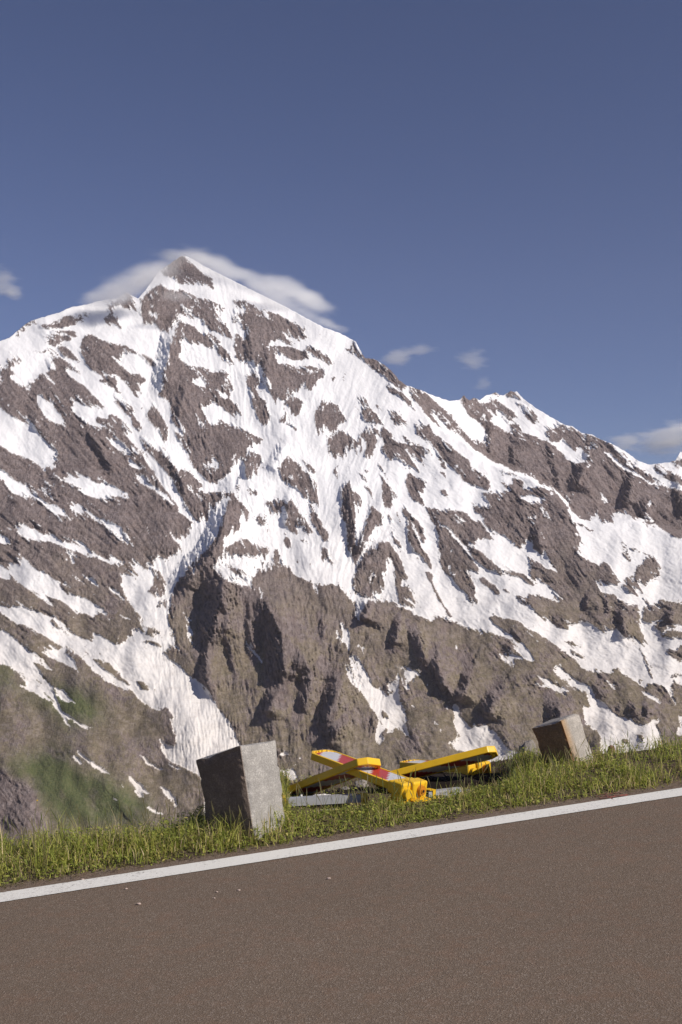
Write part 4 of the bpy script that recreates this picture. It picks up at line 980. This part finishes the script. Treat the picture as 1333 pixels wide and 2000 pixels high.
# dry litter along the asphalt edge
a = rng.uniform(-3.2, 8, 2600); s = .15 + .13 * rng.random(2600) ** 1.2 + .03 * fbm(a * 5, 0 * a, 303, 3); c = G(a, s, .004 + .012 * rng.random(2600)); th = rng.normal(.2, .8, 2600) ; L = rng.uniform(.01, .05, 2600); wv = .0025
d = np.cos(th)[:, None] * e1 + np.sin(th)[:, None] * e2; sd = -np.sin(th)[:, None] * e1 + np.cos(th)[:, None] * e2; up = np.array([0, 0, 1.]) * rng.uniform(0, .01, (2600, 1))
V = np.stack([c - sd * wv, c + sd * wv, c + d * L[:, None] + up], 1); cc = np.ones((2600, 3, 4)); cc[..., :3] = (np.array([[.26, .2, .12], [.14, .1, .06], [.36, .29, .2]])[rng.choice(3, 2600)])[:, None]
tag(npmesh('dry_litter', V.reshape(-1, 3), (np.arange(2600) * 3)[:, None] + np.array([[0, 1, 2]]), 3, Gm.m, col=cc.reshape(-1, 4)), 'dry straw and grass litter along the edge of the asphalt', 'litter', kind='stuff')
# taller flowering stalks
def stalks(n_extra):
    Vs = []; Cs = []; Ts = []; off = 0
    spots = [(pxv, None) for pxv in rng.uniform(-60, 1400, n_extra)] 
    lst = [(55, .42, -.5, .16), (80, .4, -.35, .2), (100, .35, -.3, .3), (20, .3, -.2, .16), (425, .26, -.1, .5), (470, .22, -.2, .35), (486, .24, -.25, .32), (452, .2, .05, .35), (530, .16, .02, .3), (600, .18, -.02, .35), (618, .15, .05, .4), (1085, .30, -.25, .55), (1108, .24, -.12, .6), (1118, .26, -.3, .62), (1075, .22, -.1, .6), (270, .24, -.2, .7), (300, .2, -.1, .7), (1180, .22, -.1, .9), (1290, .22, .1, .9)]
    for pxv, _ in spots: lst.append((pxv, rng.uniform(.13, .27), rng.normal(-.05, .2), rng.uniform(.3, .95)))
    for pxv, Hh, ln_, s0 in lst:
        # find a for this px
        lo, hi = -6., 10.
        for _ in range(30):
            mi = (lo + hi) / 2
            if pxof(np.array(mi), np.array(s0)) < pxv: lo = mi
            else: hi = mi
        b = G(lo, s0, gh(lo, s0)); n = 7; w_ = .0013; cc = np.array([.25, .22, .11]) if rng.random() < .6 else np.array([.15, .17, .06])
        for k in range(n):
            t = k / (n - 1); c = b + np.array([ln_ * Hh * t ** 1.6, .15 * Hh * t * t * math.sin(pxv), Hh * t]); ww = w_ * (1 - .4 * t)
            if k >= n - 2: ww = .0032
            if k == n - 1: ww = .001
            Vs += [c - [ww, 0, 0], c + [ww, 0, 0]]; Cs += [[*(cc * (1.25 if k >= n - 2 else 1)), 1]] * 2
            if k: Ts += [[off + 2 * k - 2, off + 2 * k - 1, off + 2 * k + 1], [off + 2 * k - 2, off + 2 * k + 1, off + 2 * k]]
        off += 2 * n
    return np.array(Vs), np.array(Ts), np.array(Cs)
V_, T_, C_ = stalks(260)
tag(npmesh('grass_stalks', V_, T_, 3, Gm.m, col=C_), 'thin dry flowering grass stalks rising above the roadside grass', 'grass', kind='stuff')
# one yellow flower
Yf = NM('petal_yellow', .5, .2); Yf.color((.75, .52, .01)); Gs = NM('stem_green', .6, .2); Gs.color((.10, .12, .03))
lo = PV(73, 1564, 7.6); fl = empty('yellow_flower', lo - Vector((.02, 0, .22)))
bm = bmesh.new()
for k in range(9):
    th = 2 * math.pi * k / 9
    vs_ = [bm.verts.new(Vector((.02, 0, .22)) + Vector((math.cos(th + d_) * r_, math.sin(th + d_) * r_ * .6, z_))) for d_, r_, z_ in ((0, .001, 0), (-.3, .006, .002), (0, .010, .003), (.3, .006, .002))]
    bm.faces.new(vs_)
bmesh.ops.create_uvsphere(bm, u_segments=8, v_segments=6, radius=.0045, matrix=Matrix.Translation((.02, 0, .222)))
bmobj('petals', bm, Yf.m, fl)
bm = bmesh.new(); pr = None
for k in range(6):
    t = k / 5; c = Vector((.02 * t * t, 0, .22 * t)); r_ = [bm.verts.new(c + Vector((math.cos(q_) * .0014, math.sin(q_) * .0014, 0))) for q_ in (0, 2.1, 4.2)]
    if pr:
        for i in range(3): bm.faces.new((pr[i], pr[(i + 1) % 3], r_[(i + 1) % 3], r_[i]))
    pr = r_
bmobj('stem', bm, Gs.m, fl)
tag(fl, 'single small yellow flower on a thin stem above the grass at the far left', 'flower')

# ------------------------------------------------------------------ clouds (soft volumes)
def cloud_mat(name, dens, nscale, thr, col=(1, 1, 1), aniso=.3):
    m = bpy.data.materials.new(name); m.use_nodes = True; t = m.node_tree; t.nodes.clear(); L = t.links
    out_ = t.nodes.new('ShaderNodeOutputMaterial'); vol = t.nodes.new('ShaderNodeVolumePrincipled')
    vol.inputs['Color'].default_value = (*col, 1); vol.inputs['Anisotropy'].default_value = aniso
    tc = t.nodes.new('ShaderNodeTexCoord'); ln_ = t.nodes.new('ShaderNodeVectorMath'); ln_.operation = 'LENGTH'; L.new(tc.outputs['Object'], ln_.inputs[0])
    inv = t.nodes.new('ShaderNodeMapRange'); inv.inputs[1].default_value = 1.0; inv.inputs[2].default_value = .0; inv.interpolation_type = 'SMOOTHSTEP'; L.new(ln_.outputs['Value'], inv.inputs[0])
    gm = t.nodes.new('ShaderNodeNewGeometry'); no = t.nodes.new('ShaderNodeTexNoise'); no.inputs['Scale'].default_value = nscale; no.inputs['Detail'].default_value = 4; no.inputs['Roughness'].default_value = .6; mp = t.nodes.new('ShaderNodeMapping'); mp.inputs['Rotation'].default_value = (0, R(-20), 0); mp.inputs['Scale'].default_value = (.55, .55, 1.7); L.new(gm.outputs['Position'], mp.inputs[0]); L.new(mp.outputs[0], no.inputs['Vector'])
    ad = t.nodes.new('ShaderNodeMath'); ad.operation = 'MULTIPLY_ADD'; L.new(no.outputs['Fac'], ad.inputs[0]); ad.inputs[1].default_value = thr; L.new(inv.outputs[0], ad.inputs[2])
    mr = t.nodes.new('ShaderNodeMapRange'); mr.interpolation_type = 'SMOOTHSTEP'; mr.inputs[1].default_value = thr * .5 + .08; mr.inputs[2].default_value = thr * .5 + .9; mr.inputs[4].default_value = dens; L.new(ad.outputs[0], mr.inputs[0])
    L.new(mr.outputs[0], vol.inputs['Density']); L.new(vol.outputs[0], out_.inputs['Volume']); return m
CM = cloud_mat('cap_cloud_vapour', .0095, .006, 1.6, aniso=0.0); CS = cloud_mat('small_cloud_vapour', .005, .010, 1.8, aniso=0.0)
bm = bmesh.new(); bmesh.ops.create_icosphere(bm, subdivisions=3, radius=1.02); sph = bpy.data.meshes.new('puff'); bm.to_mesh(sph); bm.free()
def cloud(label, puffs, mat, cat='cloud', group=None):
    c0 = PV(puffs[0][0], puffs[0][1], puffs[0][2]); root = empty('cloud', c0)
    for (px, py, Y, rx, rz, tilt, dep) in puffs:
        me = sph.copy(); o = link('puff', me, mat, root); k = Y / F
        o.location = PV(px, py, Y) - c0; o.scale = (rx * k, dep * k, rz * k); o.rotation_euler = (0, R(tilt), 0)
    return tag(root, label, cat, group)
cloud('smooth veil of cloud wrapped over the highest summit and streaming off its right side', [
    (262, 556, 5000, 120, 46, -25, 60), (213, 578, 5050, 84, 36, -18, 50), (306, 532, 5430, 90, 32, -27, 45), (366, 502, 5640, 92, 20, 8, 50), (435, 522, 5350, 105, 30, 20, 60),
    (510, 552, 5300, 112, 36, 20, 50), (566, 562, 5500, 100, 26, 22, 50), (612, 586, 5450, 60, 28, 30, 40), (545, 592, 5150, 115, 32, 30, 30), (605, 616, 5150, 76, 24, 34, 26), (345, 578, 4950, 70, 20, 5, 22), (640, 632, 5250, 44, 16, 30, 24)], CM)
G2 = 'small clouds in the blue sky'
cloud('ragged small cloud at the left edge of the picture above the snow shoulder', [(6, 553, 7600, 44, 38, 0, 40), (28, 570, 7600, 30, 24, 20, 26)], CS, group=G2)
cloud('small puff at the lower right end of the summit cloud', [(640, 628, 5900, 44, 20, 20, 26), (664, 642, 5900, 28, 13, 15, 18)], CS, group=G2)
cloud('flat double wisp of cloud above the snowy ridge, left of the round one', [(776, 696, 7600, 56, 24, -6, 34), (822, 685, 7600, 38, 19, -4, 26)], CS, group=G2)
cloud('small round cloud above the jagged part of the ridge', [(923, 701, 7600, 38, 27, 8, 30)], CS, group=G2)
cloud('tiny faint cloud just over the ridge notch', [(945, 751, 7600, 28, 18, 0, 20)], CS, group=G2)
cloud('long pale cloud bank behind the ridge at the right edge of the picture', [(1300, 862, 8500, 95, 40, -12, 60), (1225, 862, 8500, 50, 26, 0, 40), (1345, 850, 8500, 80, 42, 0, 60)], CS, group=G2)

# ------------------------------------------------------------------ air between the road and the mountain
hm_ = bpy.data.materials.new('haze_air'); hm_.use_nodes = True; t = hm_.node_tree; t.nodes.clear()
ho = t.nodes.new('ShaderNodeOutputMaterial'); hv = t.nodes.new('ShaderNodeVolumePrincipled'); hv.inputs['Color'].default_value = (.96, .93, 1.0, 1); hv.inputs['Density'].default_value = 1.35e-5; hv.inputs['Anisotropy'].default_value = 0.1
t.links.new(hv.outputs[0], ho.inputs['Volume'])
bm = bmesh.new(); zlo = min(v_.co.z for o_ in bpy.data.objects if o_.name == 'hillside' for v_ in o_.data.vertices) - 1
zlo = min(zlo, float(allp[..., 2].min()) - 1)
box(bm, -6500, 6500, -1600, 7100, zlo, 1850)
hz = bmobj('haze', bm, hm_); tag(hz, 'faint even haze filling the air over the valley', None, None, 'stuff')
